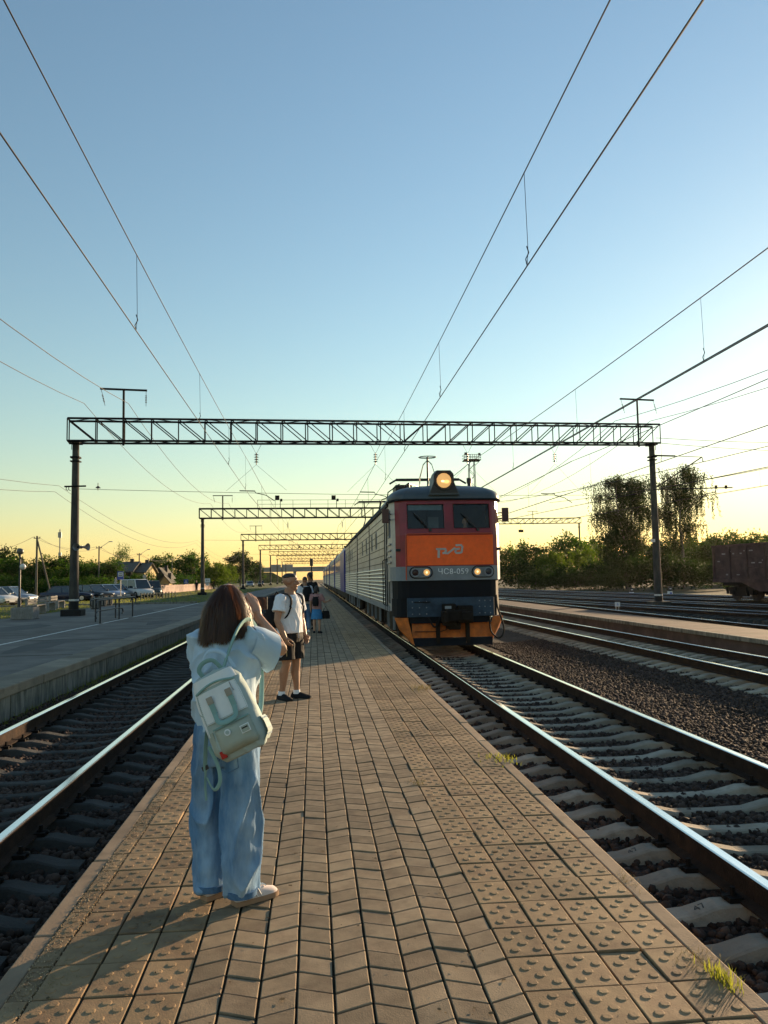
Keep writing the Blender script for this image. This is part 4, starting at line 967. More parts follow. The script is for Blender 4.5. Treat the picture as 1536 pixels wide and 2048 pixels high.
# two birches with drooping twigs
def birch(px, ytop, wpx, Y, label, seed):
    rg = np.random.default_rng(seed); top = P(px, ytop, Y); H = top.z + .3; Wd = wpx * Y / F
    e = empty('birch_tree', (top.x, Y, -.3), 0, label, 'tree'); mb = MB()
    trunks = [(0, 0)] if seed % 2 else [(-.25, 0), (.25, .1)]
    cen = []; tw = MB()
    for tx, ty in trunks:
        lean = -1.3 * np.sign(tx) if tx else .2
        pts = [(tx + (-lean) * (i / 8) ** 1.6 + .12 * math.sin(i * 1.3 + seed), ty, H * .93 * i / 8) for i in range(9)]
        mb.tube(pts, [.26 * (1 - .9 * i / 8) + .015 for i in range(9)], 8)
        for k in range(34):
            t_ = rg.uniform(.26, .97); i = int(t_ * 8); b0 = Vector(pts[i]).lerp(Vector(pts[min(i + 1, 8)]), t_ * 8 - i)
            az = rg.uniform(0, 6.28); env = (.55 + .6 * math.sin(math.pi * min(1, (t_ - .12) * 1.12)) ** .8) * Wd * .58 * (1 if t_ < .8 else (1.25 - t_) / .45)
            ln = env * rg.uniform(.55, 1.0); up = ln * rg.uniform(.45, .9)
            e1 = b0 + Vector((math.cos(az) * ln * .55, math.sin(az) * ln * .55, up * .75)); e2 = b0 + Vector((math.cos(az) * ln, math.sin(az) * ln, up * .8))
            e2.z = min(e2.z, H * .985); e1.z = min(e1.z, H * .99)
            mb.tube([b0, b0.lerp(e1, .5) + Vector((0, 0, .15)), e1, e2], [.06, .045, .03, .012], 5)
            for q in range(210):
                p = e1.lerp(e2, rg.uniform(-.9, 1.0)) + Vector(rg.normal(size=3) * .38); cen.append((p.x, p.y, min(p.z, H * 1.0)))
            for q in range(rg.integers(9, 15)):
                s0 = e1.lerp(e2, rg.uniform(-.7, 1.1)) + Vector(rg.normal(size=3) * .3); dl = rg.uniform(1.0, 3.6) * (1 if t_ < .85 else .6)
                if s0.z - dl < 2.6: dl = max(.4, s0.z - 2.8)
                sw = Vector((rg.normal() * .18, rg.normal() * .18, 0))
                if q % 2 == 0: tw.tube([s0, s0 + sw * .5 - Vector((0, 0, dl * .5)), s0 + sw - Vector((0, 0, dl))], .008, 3, False)
                for z in range(int(dl * (13 if len(trunks) > 1 else 24))):
                    f_ = (z + rg.random()) / (dl * (13 if len(trunks) > 1 else 24)); p = s0 + sw * f_ - Vector((0, 0, dl * f_)); cen.append((p.x + rg.normal() * .09, p.y + rg.normal() * .09, p.z))
    mb.build('trunk', M['birchbark'], e, 60); tw.build('twigs', M['bark'], e)
    me = leaves('crown', np.array(cen), .115, M['birchleaf'], rg); inst('crown', me, e)
birch(1248, 948, 118, 112, 'drooping birch with forked trunk beyond the yard, left of the right gantry post', 22)
birch(1356, 918, 108, 110, 'taller narrow drooping birch beyond the yard, right of the right gantry post', 31)
# left hand trees
gl = 'trees and hedges behind the parked cars'
for kd, px, yt, w, Y in sorted([('A', -40, 1105, 100, 112), ('A', 5, 1112, 90, 108), ('B', 18, 1098, 70, 120), ('A', 62, 1122, 80, 108), ('A', 100, 1115, 80, 110), ('B', 135, 1112, 85, 112), ('A', 160, 1124, 80, 105), ('A', 195, 1118, 75, 112), ('C', 140, 1135, 80, 104), ('A', 218, 1120, 60, 114), ('B', 212, 1130, 60, 106), ('A', 265, 1150, 55, 112)], key=lambda v: -v[1]):
    tree_px(kd, px, yt, w, Y, {'A': 'green garden tree', 'B': 'dark green tree', 'C': 'yellowish shrub tree'}[kd] + ' behind the parked cars, %s of its colour from the yellow house' % nth('L' + kd), gl, zb=.2)
tree_px('airy', 246, 1086, 36, 150, 'tall slim tree rising above the house roof', zb=.2)
tree_px('A', 322, 1105, 62, 170, 'round tree crown behind the dark gabled house', zb=.2)
tree_px('A', 385, 1106, 72, 165, 'broad tree beside the road, behind the second gantry post', zb=.2)
tree_px('C', 428, 1122, 62, 160, 'lighter yellow green tree beside the road', zb=.2)
tree_px('C', 455, 1128, 46, 175, 'small light tree at the end of the hedge by the road', zb=.2)
tree_px('B', 480, 1104, 62, 230, 'dark grey green tree near the road bridge', zb=.2)
tree_px('B', 512, 1124, 30, 250, 'small dark tree near the road bridge', zb=.2)
for px, yt, w, Y in sorted([(295, 1148, 50, 115), (340, 1160, 50, 135), (365, 1150, 60, 150), (15, 1150, 90, 100), (60, 1158, 80, 99), (105, 1156, 90, 100), (150, 1158, 90, 99), (195, 1152, 80, 101), (240, 1162, 50, 104), (-35, 1150, 90, 100), (420, 1150, 70, 165), (270, 1168, 40, 110)], key=lambda v: -v[0]):
    tree_px('bushC', px, yt, w, Y, 'leafy hedge bush behind the car park, %s from the second gantry post' % nth('hedge'), gl, zb=.2, name='bush', cat='bush')
# far woods on the horizon
rg = np.random.default_rng(77); cc = []
for k in range(900):
    x = rg.uniform(-420, 620); y = rg.uniform(420, 560) if -40 < x < 45 else rg.uniform(230, 520)
    if -30 < x < 35 + y * .06: continue
    h = rg.uniform(4, 9)
    for q in range(16): cc.append((x + rg.normal() * 2.6, y + rg.normal() * 2.6, rg.uniform(0, h)))
me = leaves('far_wood', np.array(cc), 1.05, M['leafA'], rg); o = bpy.data.objects.new('far_wood', me); col.objects.link(o); tag(o, 'distant woodland along the horizon on both sides', 'woodland', kind='stuff')
# grass tufts on lawn and weeds on the platform edge
M['blade'] = mat('grass_blade', (.10, .13, .022), .6, var=.2, attr=.4, trans=((.34, .36, .04), .5))
M['dry'] = mat('dry_weed', (.26, .21, .10), .8, var=.2, attr=.4, trans=((.3, .25, .12), .3))
def blades(name, cx, cy, cz, n, h, spread, m, label, seed, lean=.5, w=.003):
    rg = np.random.default_rng(seed); V = []; Fq = []; rn = []
    for i in range(n):
        x, y = rg.normal(0, spread[0]), rg.normal(0, spread[1]); a = rg.uniform(0, 6.28); hh = h * rg.uniform(.5, 1.1); ln = hh * lean * rg.uniform(.2, 1.1)
        dx, dy = math.cos(a), math.sin(a); px_, py_ = -dy * w, dx * w; b = len(V)
        for f_, ww in ((0, 1), (.5, .8), (1, .1)):
            ox, oy, oz = dx * ln * f_ ** 1.8, dy * ln * f_ ** 1.8, hh * f_ * (1 - .15 * f_)
            V += [(x + ox + px_ * ww, y + oy + py_ * ww, oz), (x + ox - px_ * ww, y + oy - py_ * ww, oz)]
        Fq += [(b, b + 1, b + 3, b + 2), (b + 2, b + 3, b + 5, b + 4)]; rn += [rg.random()] * 6
    me = npmesh(name, np.array(V), np.array(Fq), m, np.array(rn)); o = bpy.data.objects.new(name, me); o.location = (cx, cy, cz); col.objects.link(o); return tag(o, label, 'weed')
g = G(1445, 1960, PZ); blades('grass_tuft', g.x, g.y, PZ - .01, 120, .075, (.02, .045), M['blade'], 'bright green grass tuft in the joint of the right platform edge', 1, .45, .0022)
g = G(1400, 1925, PZ); blades('dry_weed', g.x, g.y, PZ - .005, 240, .028, (.05, .07), M['dry'], 'dry tangled weed beside the green tuft at the platform edge', 2, 1.6, .0011)
g = G(1000, 1518, PZ); blades('weed', g.x, g.y, PZ - .005, 120, .05, (.06, .10), M['blade'], 'low green weed growing out of the right platform edge', 3, 1.2, .003)
g = G(1252, 1760, PZ); blades('dry_weed', g.x, g.y, PZ - .005, 120, .022, (.03, .06), M['dry'], 'thin dry weed by the right edge stone', 4, 1.5, .0011)
g = G(836, 1566, PZ); blades('dry_weed', g.x, g.y, PZ - .005, 130, .03, (.035, .06), M['dry'], 'pale dry weed clump beside the tactile tiles', 5, 1.2, .0014)
g = G(845, 1378, PZ); blades('weed', g.x, g.y, PZ - .005, 120, .07, (.08, .16), M['dry'], 'yellow weed spreading on the paving near the locomotive', 6, 1.3, .004)
g = G(940, 1567, PZ); blades('dry_weed', g.x, g.y, PZ - .005, 70, .022, (.05, .05), M['dry'], 'sparse dry weed among the tactile tiles', 7, 1.4, .0012)
g = G(115, 1955, PZ); blades('dry_weed', g.x, g.y, PZ - .005, 260, .02, (.04, .09), M['dry'], 'dry grit covered weed by the left edge stone', 8, 1.6, .0011)
rg = np.random.default_rng(5); V = []; Fq = []; rn = []
for i in range(16000):
    u = rg.random()
    if u < .5: x, y = rg.uniform(-34, -14.7), rg.uniform(34, 60)
    elif u < .75: x, y = rg.uniform(-34, -8.7), rg.uniform(61, 79)
    else: x, y = rg.uniform(-20, -8.7), rg.uniform(79, 150)
    a = rg.uniform(0, 6.28); h = rg.uniform(.04, .11); w = .02; b = len(V); V += [(x - math.cos(a) * w, y - math.sin(a) * w, .2), (x + math.cos(a) * w, y + math.sin(a) * w, .2), (x + rg.normal() * .03, y + rg.normal() * .03, .2 + h)]; Fq.append((b, b + 1, b + 2)); rn += [rg.random()] * 3
o = bpy.data.objects.new('lawn_grass', npmesh('lawn_grass', np.array(V), np.array(Fq), M['blade'], np.array(rn))); col.objects.link(o); tag(o, 'short grass of the station lawn', 'grass', kind='stuff')
rg = np.random.default_rng(15); V = []; Fq = []; rn = []
for i in range(5000):
    if i % 2: x, y, z0 = -4.83 + abs(rg.normal(0, .16)), rg.uniform(6, 40), -.33
    else: x, y, z0 = rg.uniform(15.9, 16.9) + rg.normal() * .3, rg.uniform(30, 70), -.36
    a = rg.uniform(0, 6.28); h = rg.uniform(.04, .16); w = .008; b = len(V); V += [(x - math.cos(a) * w, y - math.sin(a) * w, z0), (x + math.cos(a) * w, y + math.sin(a) * w, z0), (x + rg.normal() * .05, y + rg.normal() * .05, z0 + h)]; Fq.append((b, b + 1, b + 2)); rn += [rg.random()] * 3
o = bpy.data.objects.new('trackside_grass', npmesh('trackside_grass', np.array(V), np.array(Fq), M['blade'], np.array(rn))); col.objects.link(o); tag(o, 'thin grass growing along the foot of the platform wall and the yard', 'grass', kind='stuff')

# ================================================================ left side street furniture
M['wood'] = mat('weathered_wood', (.14, .11, .08), .85, var=.25, vs=4, stretch=(6, 6, 1))
M['polewood'] = mat('utility_pole', (.13, .115, .09), .85, var=.2, vs=2, stretch=(3, 3, .4))
def pole_thing(px, ytop, ybase, Y, label, name='utility_pole', brace=0, arm=0, r=.11):
    t_ = P(px, ytop, Y); b = P(px, ybase, Y); e = empty(name, (b.x, Y, .2), 0, label, 'pole'); h = t_.z - .2
    MB().tube([(0, 0, 0), (0, 0, h)], [r, r * .75], 8).build('shaft', M['polewood'], e, 60)
    mb = MB(); mb.box((0, 0, h - .25), (.7, .08, .08)); 
    for sx in (-.3, .3): mb.cyl((sx, 0, h - .22), (sx, 0, h - .05), .05, .03, 6)
    mb.build('crossarm', M['polewood'], e)
    if brace: MB().tube([(brace, 0.3, 0), (.05, 0, h - .5)], .09, 7).build('brace', M['polewood'], e, 60)
    if arm:
        MB().tube([(0, 0, h - .3), (arm, -.2, h + .45)], .03, 5).build('lamp_arm', M['galv'], e); MB().box((arm * 1.25, -.25, h + .52), (.5, .2, .1)).build('lamp_head', M['galv'], e)
    return t_
tops = [pole_thing(72, 1072, 1201, 92, 'wooden utility pole with slanted brace behind the dark blue sedan', brace=1.6, r=.14),
        pole_thing(197, 1092, 1200, 104, 'utility pole with street lamp arm left of the bus stop sign', arm=1.2),
        pole_thing(278, 1106, 1185, 128, 'utility pole with street lamp arm in front of the yellow house', arm=1.2),
        pole_thing(344, 1116, 1182, 158, 'utility pole with street lamp arm near the dark gabled house', arm=1.2),
        pole_thing(379, 1124, 1180, 190, 'utility pole by the pedestrian crossing sign')]
for k in range(4):
    feeder([tops[k] - Vector((.3, 0, .1)), tops[k + 1] - Vector((.3, 0, .1))], 'upper street cable of the %s span between the utility poles, counted from the braced pole' % ORD[k], .7, .018).__setitem__('group', 'street cables')
    feeder([tops[k] + Vector((.3, 0, -.15)), tops[k + 1] + Vector((.3, 0, -.15))], 'lower street cable of the %s span between the utility poles, counted from the braced pole' % ORD[k], .95, .018).__setitem__('group', 'street cables')
feeder([tops[0] - Vector((.3, 0, .1)), P(-60, 1105, 80)], 'street cable running off beyond the lamp post', .5, .018)
b = P(120, 1060, 300); e = empty('radio_mast', (b.x, 300, .2), 0, 'thin lattice radio mast far behind the hedge', 'mast')
MB().tube([(0, 0, 0), (0, 0, b.z)], .22, 5).build('mast', M['galv'], e); MB().box((0, 0, b.z - 2), (1.2, .6, 2.0)).build('antenna', M['galv'], e); MB().box((.1, 0, b.z - 9), (1.0, .6, 1.2)).build('antenna', M['galv'], e)
# lamp post with globe lamps
b = G(38, 1234, .215); e = empty('lamp_post', b, 0, 'black lamp post with white globe lamps beside the concrete planter', 'lamp post'); hh = P(38, 1108, b.y).z - .21
M['globe'] = mat('lamp_globe', (.65, .63, .58), .3, var=.05)
MB().tube([(0, 0, 0), (0, 0, .9), (0, 0, .95), (0, 0, hh)], [.10, .09, .055, .045], 10).build('shaft', M['black'], e, 40)
MB().tube([(-.0, 0, hh - .1), (.12, 0, hh - .35), (.14, 0, hh - .5)], .02, 6).build('arm', M['black'], e)
MB().ell((.14, 0, hh - .64), .15, .15, .15, 14, 9).build('globe', M['globe'], e, 180); MB().ell((0, 0, hh + .12), .17, .17, .16, 14, 9).build('globe', mat('globe_smoked', (.09, .085, .075), .3), e, 180)
# benches of concrete and wood, planter
M['benchc'] = mat('bench_concrete', (.24, .235, .22), .9, var=.2, vs=5, bump=.4, bs=30)
M['benchw'] = mat('bench_wood', (.20, .19, .17), .8, var=.2, vs=5, stretch=(1, 6, 6))
b = G(50, 1238, .215); e = empty('concrete_planter', b, 0, 'ribbed concrete planter box at the near end of the bench row', 'planter')
MB().bb(-.5, .5, -.45, .45, 0, .55).build('box', M['benchc'], e, bevel=.02)
for k in range(9): MB().bb(-.46 + k * .108, -.42 + k * .108, -.475, -.452, .04, .5).build('rib', M['benchc'], e)
mb = MB(); mb.bb(-.42, .42, -.38, .38, .5, .56); mb.build('soil', M['joint'], e)
bpos = [G(72, 1228, .215), G(94, 1222, .215), G(114, 1217, .215)]
for k, q in enumerate(bpos):
    e = empty('bench', q, R(90) + .1, ['bench with concrete ends right behind the ribbed planter', 'middle bench of the row by the lawn', 'bench at the far end of the row, near the left gantry post'][k], 'bench', 'benches in a row along the lawn')
    for sx in (-.95, .95): MB().bb(sx - .08, sx + .08, -.3, .3, 0, .46).build('end_block', M['benchc'], e, bevel=.02); MB().bb(sx - .05, sx + .05, .22, .32, .46, .85).build('back_post', M['benchc'], e)
    for y in (-.2, -.02, .16): MB().bb(-1.03, 1.03, y - .075, y + .075, .462, .5).build('seat_slat', M['benchw'], e)
    for z in (.6, .76): MB().bb(-1.0, 1.0, .18, .217, z - .06, z + .06).build('back_slat', M['benchw'], e)
# black pipe railing at the white line
e = empty('railing', (-8.55, 35, .21), 0, 'black pipe railing with looped ends standing on the white line', 'railing')
q = lambda px, py, Y: P(px, py, Y) - Vector(e.location)
def gl_(px, py): g_ = G(px, py, .21); return g_
posts = [gl_(200, 1247), gl_(238, 1239), gl_(265, 1233), gl_(231, 1236)]
for pnt in posts: MB().cyl(pnt - Vector(e.location), Vector((pnt.x, pnt.y, 1.14)) - Vector(e.location), .032, n=8).build('post', M['black'], e, 60)
def rail_line(a, b, zt, ea, eb):
    a, b = Vector((a.x, a.y, zt)), Vector((b.x, b.y, zt)); d = (b - a).normalized(); pts_ = []
    o_ = Vector(e.location); loop = lambda c, s: [c + d * s * .45 + Vector((0, 0, -.02)), c + d * s * .68 + Vector((0, 0, -.09)), c + d * s * .72 + Vector((0, 0, -.2)), c + d * s * .55 + Vector((0, 0, -.27))]
    pts_ = list(reversed(loop(a, -1))) + [a, b] + loop(b, 1); MB().tube([p - o_ for p in pts_], .03, 8).build('handrail', M['black'], e, 60)
rail_line(posts[0], posts[2], 1.14, 0, 0); rail_line(posts[0], posts[1], .72, 0, 0)
p3 = posts[3]; rail_line(Vector((p3.x, p3.y - 3.5, 0)), Vector((p3.x, p3.y + 2.5, 0)), 1.16, 0, 0)
MB().cyl((p3.x + 8.55, p3.y - 3.4 - 35, 0), (p3.x + 8.55, p3.y - 3.4 - 35, .95), .03, n=8).build('post', M['black'], e, 60)
# striped litter bins
for k, (px, py) in enumerate([(190, 1219), (205, 1213), (217, 1211)]):
    b = G(px, py, .21); e = empty('litter_bin', b, 0, 'dark slatted litter bin, %s one from the left gantry post' % ORD[k], 'litter bin', 'litter bins in a row'); MB().tube([(0, 0, .03), (0, 0, .72)], [.24, .27], 12).build('drum', M['black'], e, 40)
    for j in range(9): a = R(40 * j); MB().box((.275 * math.cos(a), .275 * math.sin(a), .4), (.03, .09, .62), a).build('slat', M['benchw'], e)
# signs
M['signblue'] = mat('sign_blue', (.03, .06, .30), .45, var=.05); M['signwhite'] = mat('sign_white', (.62, .62, .62), .5, var=.05)
def sign(px, ytop, wpx, hpx, ybase, Y, name, label):
    c = P(px, ytop + hpx / 2, Y); b = P(px, ybase, Y); w, h = wpx * Y / F, hpx * Y / F; e = empty(name, (c.x, Y, max(.2, b.z)), 0, label, 'sign'); z = c.z - e.location.z
    MB().cyl((0, .06, 0), (0, .06, z + h / 2), .04, n=8).build('post', M['galv'], e, 60); return e, z, w, h
e, z, w, h = sign(241, 1143, 12, 16, 1195, 78, 'bus_stop_sign', 'blue and white bus stop sign on a grey post')
MB().bb(-w / 2, w / 2, -.02, .0, z - h / 2, z + h / 2).build('board', M['signblue'], e); MB().bb(-w * .38, w * .38, -.026, -.021, z - h * .12, z + h * .38).build('white_field', M['signwhite'], e); MB().bb(-w * .3, w * .3, -.032, -.027, z - .02, z + h * .08).build('bus_symbol', M['black'], e); MB().bb(-w * .22, w * .22, -.032, -.027, z + h * .2, z + h * .27).build('bus_symbol', M['black'], e)
e, z, w, h = sign(372, 1159, 8.5, 8.5, 1180, 140, 'crossing_sign', 'blue square pedestrian crossing sign with white triangle')
MB().bb(-w / 2, w / 2, -.02, 0, z - h / 2, z + h / 2).build('board', M['signblue'], e); MB().ext([(-w * .36, -.026, z - h * .33), (w * .36, -.026, z - h * .33), (0, -.026, z + h * .36)], (0, .004, 0)).build('triangle', M['signwhite'], e); MB().tube([(-.04, -.03, z - h * .28), (.02, -.03, z), (0, -.03, z + h * .12)], .05, 5).build('figure', M['black'], e)
for px, yt, s_ in ((231, 1155, 7), (289, 1150, 7.5)):
    e, z, w, h = sign(px, yt, s_, s_ * 2, 1196, 90, 'road_sign', 'grey backs of a triangular and a round road sign, %s' % ('left of the bus stop sign' if px < 240 else 'in front of the yellow house'))
    if px < 240: MB().ext([(-w / 2, 0, z + .05), (w / 2, 0, z + .05), (0, 0, z + w * .95)], (0, .03, 0)).build('triangle_plate', M['galv'], e); MB().cyl((0, 0, z - w * .4), (0, .03, z - w * .4), w * .42, n=18).build('round_plate', M['galv'], e)
    else: MB().cyl((0, 0, z + w * .6), (0, .03, z + w * .6), w * .5, n=18).build('round_plate', M['galv'], e); MB().bb(-w * .4, w * .4, 0, .03, z - w * .75, z + .02).build('lower_plate', M['galv'], e)
# plates on gantry posts
def post_plate(px, py, wpx, hpx, Y, label, txt):
    c = P(px, py, Y); w, h = wpx * Y / F, hpx * Y / F; e = empty('post_plate', c, 0, label, 'sign'); MB().bb(-w / 2, w / 2, -.012, .0, -h / 2, h / 2).build('plate', M['signwhite'], e)
    for dx in (-.2, .12): MB().bb(w * (dx - .09), w * (dx + .09), -.016, -.0122, -h * .22, h * .22).build('faint_print', M['galv'], e)
    if txt: text(txt, h * .8, M['black'], 'plate_number', e, Matrix.Translation((0, -.014, 0)) @ FRONT, .001)
post_plate(1306, 1081, 9, 6, A1.y - .28, 'small white number plate on the right gantry post', ''); post_plate(415, 1161, 10, 8, 94.6, 'white notice plate on the post of the second gantry', ''); post_plate(415, 1169, 7, 4, 94.6, 'narrow white plate under the notice on the second gantry post', '')
# low green posts fence
e = empty('low_fence', (-15.8, 84, .2), 0, 'low dark green post fence beside the parked off-roader', 'fence')
for k in range(12):
    p = G(282 + k * 6.2, 1199 - k * .35, .2); MB().cyl(p - Vector(e.location), p - Vector(e.location) + Vector((0, 0, .62)), .055, n=6).build('fence_post', mat('fence_green', (.03, .055, .045), .6) if k == 0 else bpy.data.materials['fence_green'], e)
p, q2 = G(282, 1199, .2), G(282 + 68, 1195, .2); MB().cyl(p - Vector(e.location) + Vector((0, 0, .5)), q2 - Vector(e.location) + Vector((0, 0, .5)), .03, n=5).build('fence_rail', bpy.data.materials['fence_green'], e)
# pale picket fence by the houses
M['picket'] = mat('picket_paint', (.36, .27, .23), .8, var=.2, vs=2, rnd=.15)
a, b = P(322, 1190, 112), P(425, 1176, 165); a.z = b.z = .2; e = empty('picket_fence', a, 0, 'pale pinkish board fence in front of the houses', 'fence'); n = 150
ang = math.atan2(b.y - a.y, b.x - a.x); pk = MB().bb(-.16, .16, -.02, .02, 0, 1.15).mesh('fence_board'); pk.materials.append(M['picket'])
for k in range(n): inst('fence_board', pk, e, (b - a) * (k / n), ang, (1, 1, random.uniform(.94, 1.05)))
MB().tube([Vector((0, .05, .8)), (b - a) + Vector((0, .05, .8))], .04, 4).build('fence_rail', M['picket'], e)
# houses
M['housewall'] = mat('yellow_plaster', (.42, .33, .17), .85, var=.1, vs=1); M['slate'] = mat('roof_sheets', (.095, .09, .075), .85, var=.2, vs=2, stretch=(4, 1, 1)); M['darkwood'] = mat('dark_house_boards', (.03, .026, .02), .85, var=.2); M['winframe'] = mat('window_white', (.5, .48, .42), .6)
def house(px0, px1, yeave, yridge, ybase, Y, depth, name, label, wm, gable_front, rm):
    a, b = P(px0, ybase, Y), P(px1, ybase, Y); w = b.x - a.x; ze = P(px0, yeave, Y).z - .2; zr = P(px0, yridge, Y).z - .2
    e = empty(name, ((a.x + b.x) / 2, Y, .2), 0, label, 'house'); MB().bb(-w / 2, w / 2, 0, depth, 0, ze).build('wall', wm, e)
    o_ = .35
    if gable_front:
        MB().ext([(-w / 2, 0.001, ze), (w / 2, 0.001, ze), (0, 0.001, zr)], (0, depth, 0)).build('gable', wm, e)
        for sx in (-1, 1): MB().ext([(sx * (w / 2 + o_), -o_, ze - .25), (0, -o_, zr + .05), (0, -o_, zr + .19), (sx * (w / 2 + o_), -o_, ze - .11)], (0, depth + 2 * o_, 0)).build('roof', rm, e)
    else:
        for sy, y0, y1 in ((0, -o_, depth / 2), (1, depth + o_, depth / 2)): MB().ext([(-w / 2 - o_, y0, ze - .1), (-w / 2 - o_, y1, zr), (-w / 2 - o_, y1, zr + .14), (-w / 2 - o_, y0, ze + .04)], (w + 2 * o_, 0, 0)).build('roof', rm, e)
        MB().ext([(-w / 2 + .01, 0, ze), (-w / 2 + .01, depth, ze), (-w / 2 + .01, depth / 2, zr)], (w - .02, 0, 0)).build('gable', wm, e)
    for k in range(2):
        x = -w * .24 + k * w * .48; wd = MB().bb(x - .5, x + .5, -.05, .02, ze * .32, ze * .78).build('window', M['winframe'], e); MB().bb(x - .42, x + .42, -.06, -.052, ze * .35, ze * .75).build('pane', M['coachwin'], wd)
    MB().bb(w * .12, w * .12 + .5, depth * .45, depth * .45 + .5, zr - .6, zr + .55).build('chimney', M['pole'], e)
house(262, 288, 1145, 1126, 1182, 120, 9, 'house', 'yellow plastered house with grey pitched roof behind the road signs', M['housewall'], False, M['slate'])
house(305, 330, 1155, 1137, 1180, 136, 8, 'house', 'dark wooden house with steep front gable', M['darkwood'], True, M['slate'])
house(320, 337, 1164, 1153, 1181, 130, 5, 'house', 'small porch house with pale wall below the dark gable', M['housewall'], True, M['slate'])
house(353, 376, 1166, 1156, 1180, 150, 7, 'house', 'low grey roofed house behind the picket fence', M['housewall'], False, M['slate'])
a = P(225, 1125, 116)
house(222, 262, 1144, 1124, 1182, 118, 9, 'house', 'house with wide dark roof showing above the hedge', M['darkwood'], False, M['slate'])
# ================================================================ road bridge far down the line
M['bridge'] = mat('bridge_concrete', (.26, .25, .235), .9, var=.1, vs=.1)
br = empty('road_bridge', (0, 470, -.5), 0, 'long concrete road bridge crossing the tracks far down the line', 'bridge')
z1, z0 = P(600, 1134, 470).z + .5, P(600, 1143, 470).z + .5
MB().bb(-75, 90, -5, 5, z0, z1 - .9).build('deck', M['bridge'], br); MB().bb(-75, 90, -5.2, -5.0, z1 - 1.0, z1).build('parapet', M['bridge'], br)
for x in (-11, 9): MB().bb(x - .8, x + .8, -4, 4, 0, z0).build('pier', M['bridge'], br)
MB().ext([(-75, -6, 0), (-12, -6, 0), (-24, -6, z0 - .3), (-75, -6, z0 - .3)], (0, 12, 0)).build('embankment', M['grass'], br); MB().ext([(90, -6, 0), (14, -6, 0), (26, -6, z0 - .3), (90, -6, z0 - .3)], (0, 12, 0)).build('embankment', M['grass'], br)
for x in (-33, -22, -15): MB().bb(x - 3, x + 3, -1, 1.4, z1 - .9, z1 + 1.6).build('bridge_truck', M['bridge'], br)
# colour light signal near the end of the platform
b = P(626, 1160, 120); e = empty('signal_post', (b.x - .2, 120, -.4), 0, 'slim signal mast with dark lamp head at the end of the platform', 'signal'); zt = P(626, 1118, 120).z + .4
MB().cyl((0, 0, 0), (0, 0, zt), .08, n=8).build('mast', M['truss'], e); MB().box((0, -.15, zt - .5), (.5, .2, 1.1)).build('head', M['black'], e, bevel=.06); MB().box((0, -.1, zt - 2.2), (.4, .15, .6)).build('head', M['black'], e)
# yard floodlight mast
b = P(944, 960, 190); e = empty('floodlight_mast', (b.x, 190, -.5), 0, 'tall lattice floodlight mast with railed platform behind the locomotive', 'mast'); zt = P(944, 922, 190).z + .5; r_ = .62
for sx in (-1, 1):
    for sy in (-1, 1): MB().cyl((sx * r_ * 2, sy * r_ * 2, 0), (sx * r_, sy * r_, zt), .09, n=4).build('leg', M['truss'], e)
k = 0; mb = MB(); z = 0
while z < zt - 1.4:
    f0, f1 = r_ * (2 - z / zt), r_ * (2 - (z + 1.4) / zt); s_ = 1 if k % 2 else -1
    for sy in (-1, 1): mb.tube([(s_ * f0, sy * f0, z), (-s_ * f1, sy * f1, z + 1.4)], .05, 4)
    z += 1.4; k += 1
mb.build('lattice', M['truss'], e); MB().box((0, 0, zt + .1), (4.0, 3.0, .2)).build('deck', M['truss'], e); mb = MB()
for z in (.7, 1.4): mb.tube([(-2, -1.5, zt + z), (2, -1.5, zt + z), (2, 1.5, zt + z), (-2, 1.5, zt + z), (-2, -1.5, zt + z)], .06, 4)
for x in np.linspace(-2, 2, 9): mb.cyl((x, -1.5, zt), (x, -1.5, zt + 1.4), .05, n=4)
mb.build('deck_railing', M['truss'], e); MB().box((-1.6, -1.2, zt + 1.6), (.6, .5, .6)).build('floodlight', M['black'], e); MB().box((1.7, -1.2, zt + 1.5), (.5, .5, .5)).build('floodlight', M['black'], e)
for sx in (-1, 1): MB().tube([(sx * .6, -.6, zt - 1.3), (sx * 1.9, -1.4, zt)], .06, 4).build('deck_brace', M['truss'], e)
# dwarf signals and track number boards in the yard
for k, (px, py) in enumerate([(1263, 1186), (1340, 1184)]):
    b = G(px, py, -.1); e = empty('dwarf_signal', (b.x, b.y, -.45), 0, 'small yard signal with white box base, %s of the right gantry post' % ('left' if k == 0 else 'right'), 'signal'); s_ = b.y / F
    MB().bb(-4.4 * s_, 4.4 * s_, -.15, .15, 0, 9 * s_).build('base_box', M['signwhite'], e, bevel=.03); MB().bb(-3.2 * s_, 3.2 * s_, -.12, .12, 9 * s_, 18 * s_).build('head', M['black'], e, bevel=.05); MB().bb(-1.8 * s_, 2 * s_, -.16, -.12, 13 * s_, 15 * s_).build('lens_hood', M['signwhite'], e); MB().bb(-2 * s_, 3 * s_, -.158, -.152, 2.6 * s_, 6.6 * s_).build('blue_print', M['signblue'], e)
b = G(1235, 1213, .0); e = empty('track_number_board', (b.x, b.y, -.3), 0, 'small white board with a dark numeral standing by the rail', 'sign'); s_ = b.y / F
MB().bb(-5 * s_, 5 * s_, -.03, .03, .3, .3 + 9 * s_).build('board', M['signwhite'], e); MB().cyl((-3 * s_, .04, 0), (-3 * s_, .04, .4), .03, n=6).build('leg', M['galv'], e); MB().cyl((3 * s_, .04, 0), (3 * s_, .04, .4), .03, n=6).build('leg', M['galv'], e); text('6', 8 * s_, M['signblue'], 'numeral', e, Matrix.Translation((0, -.04, .3 + 4.5 * s_)) @ FRONT, .002)
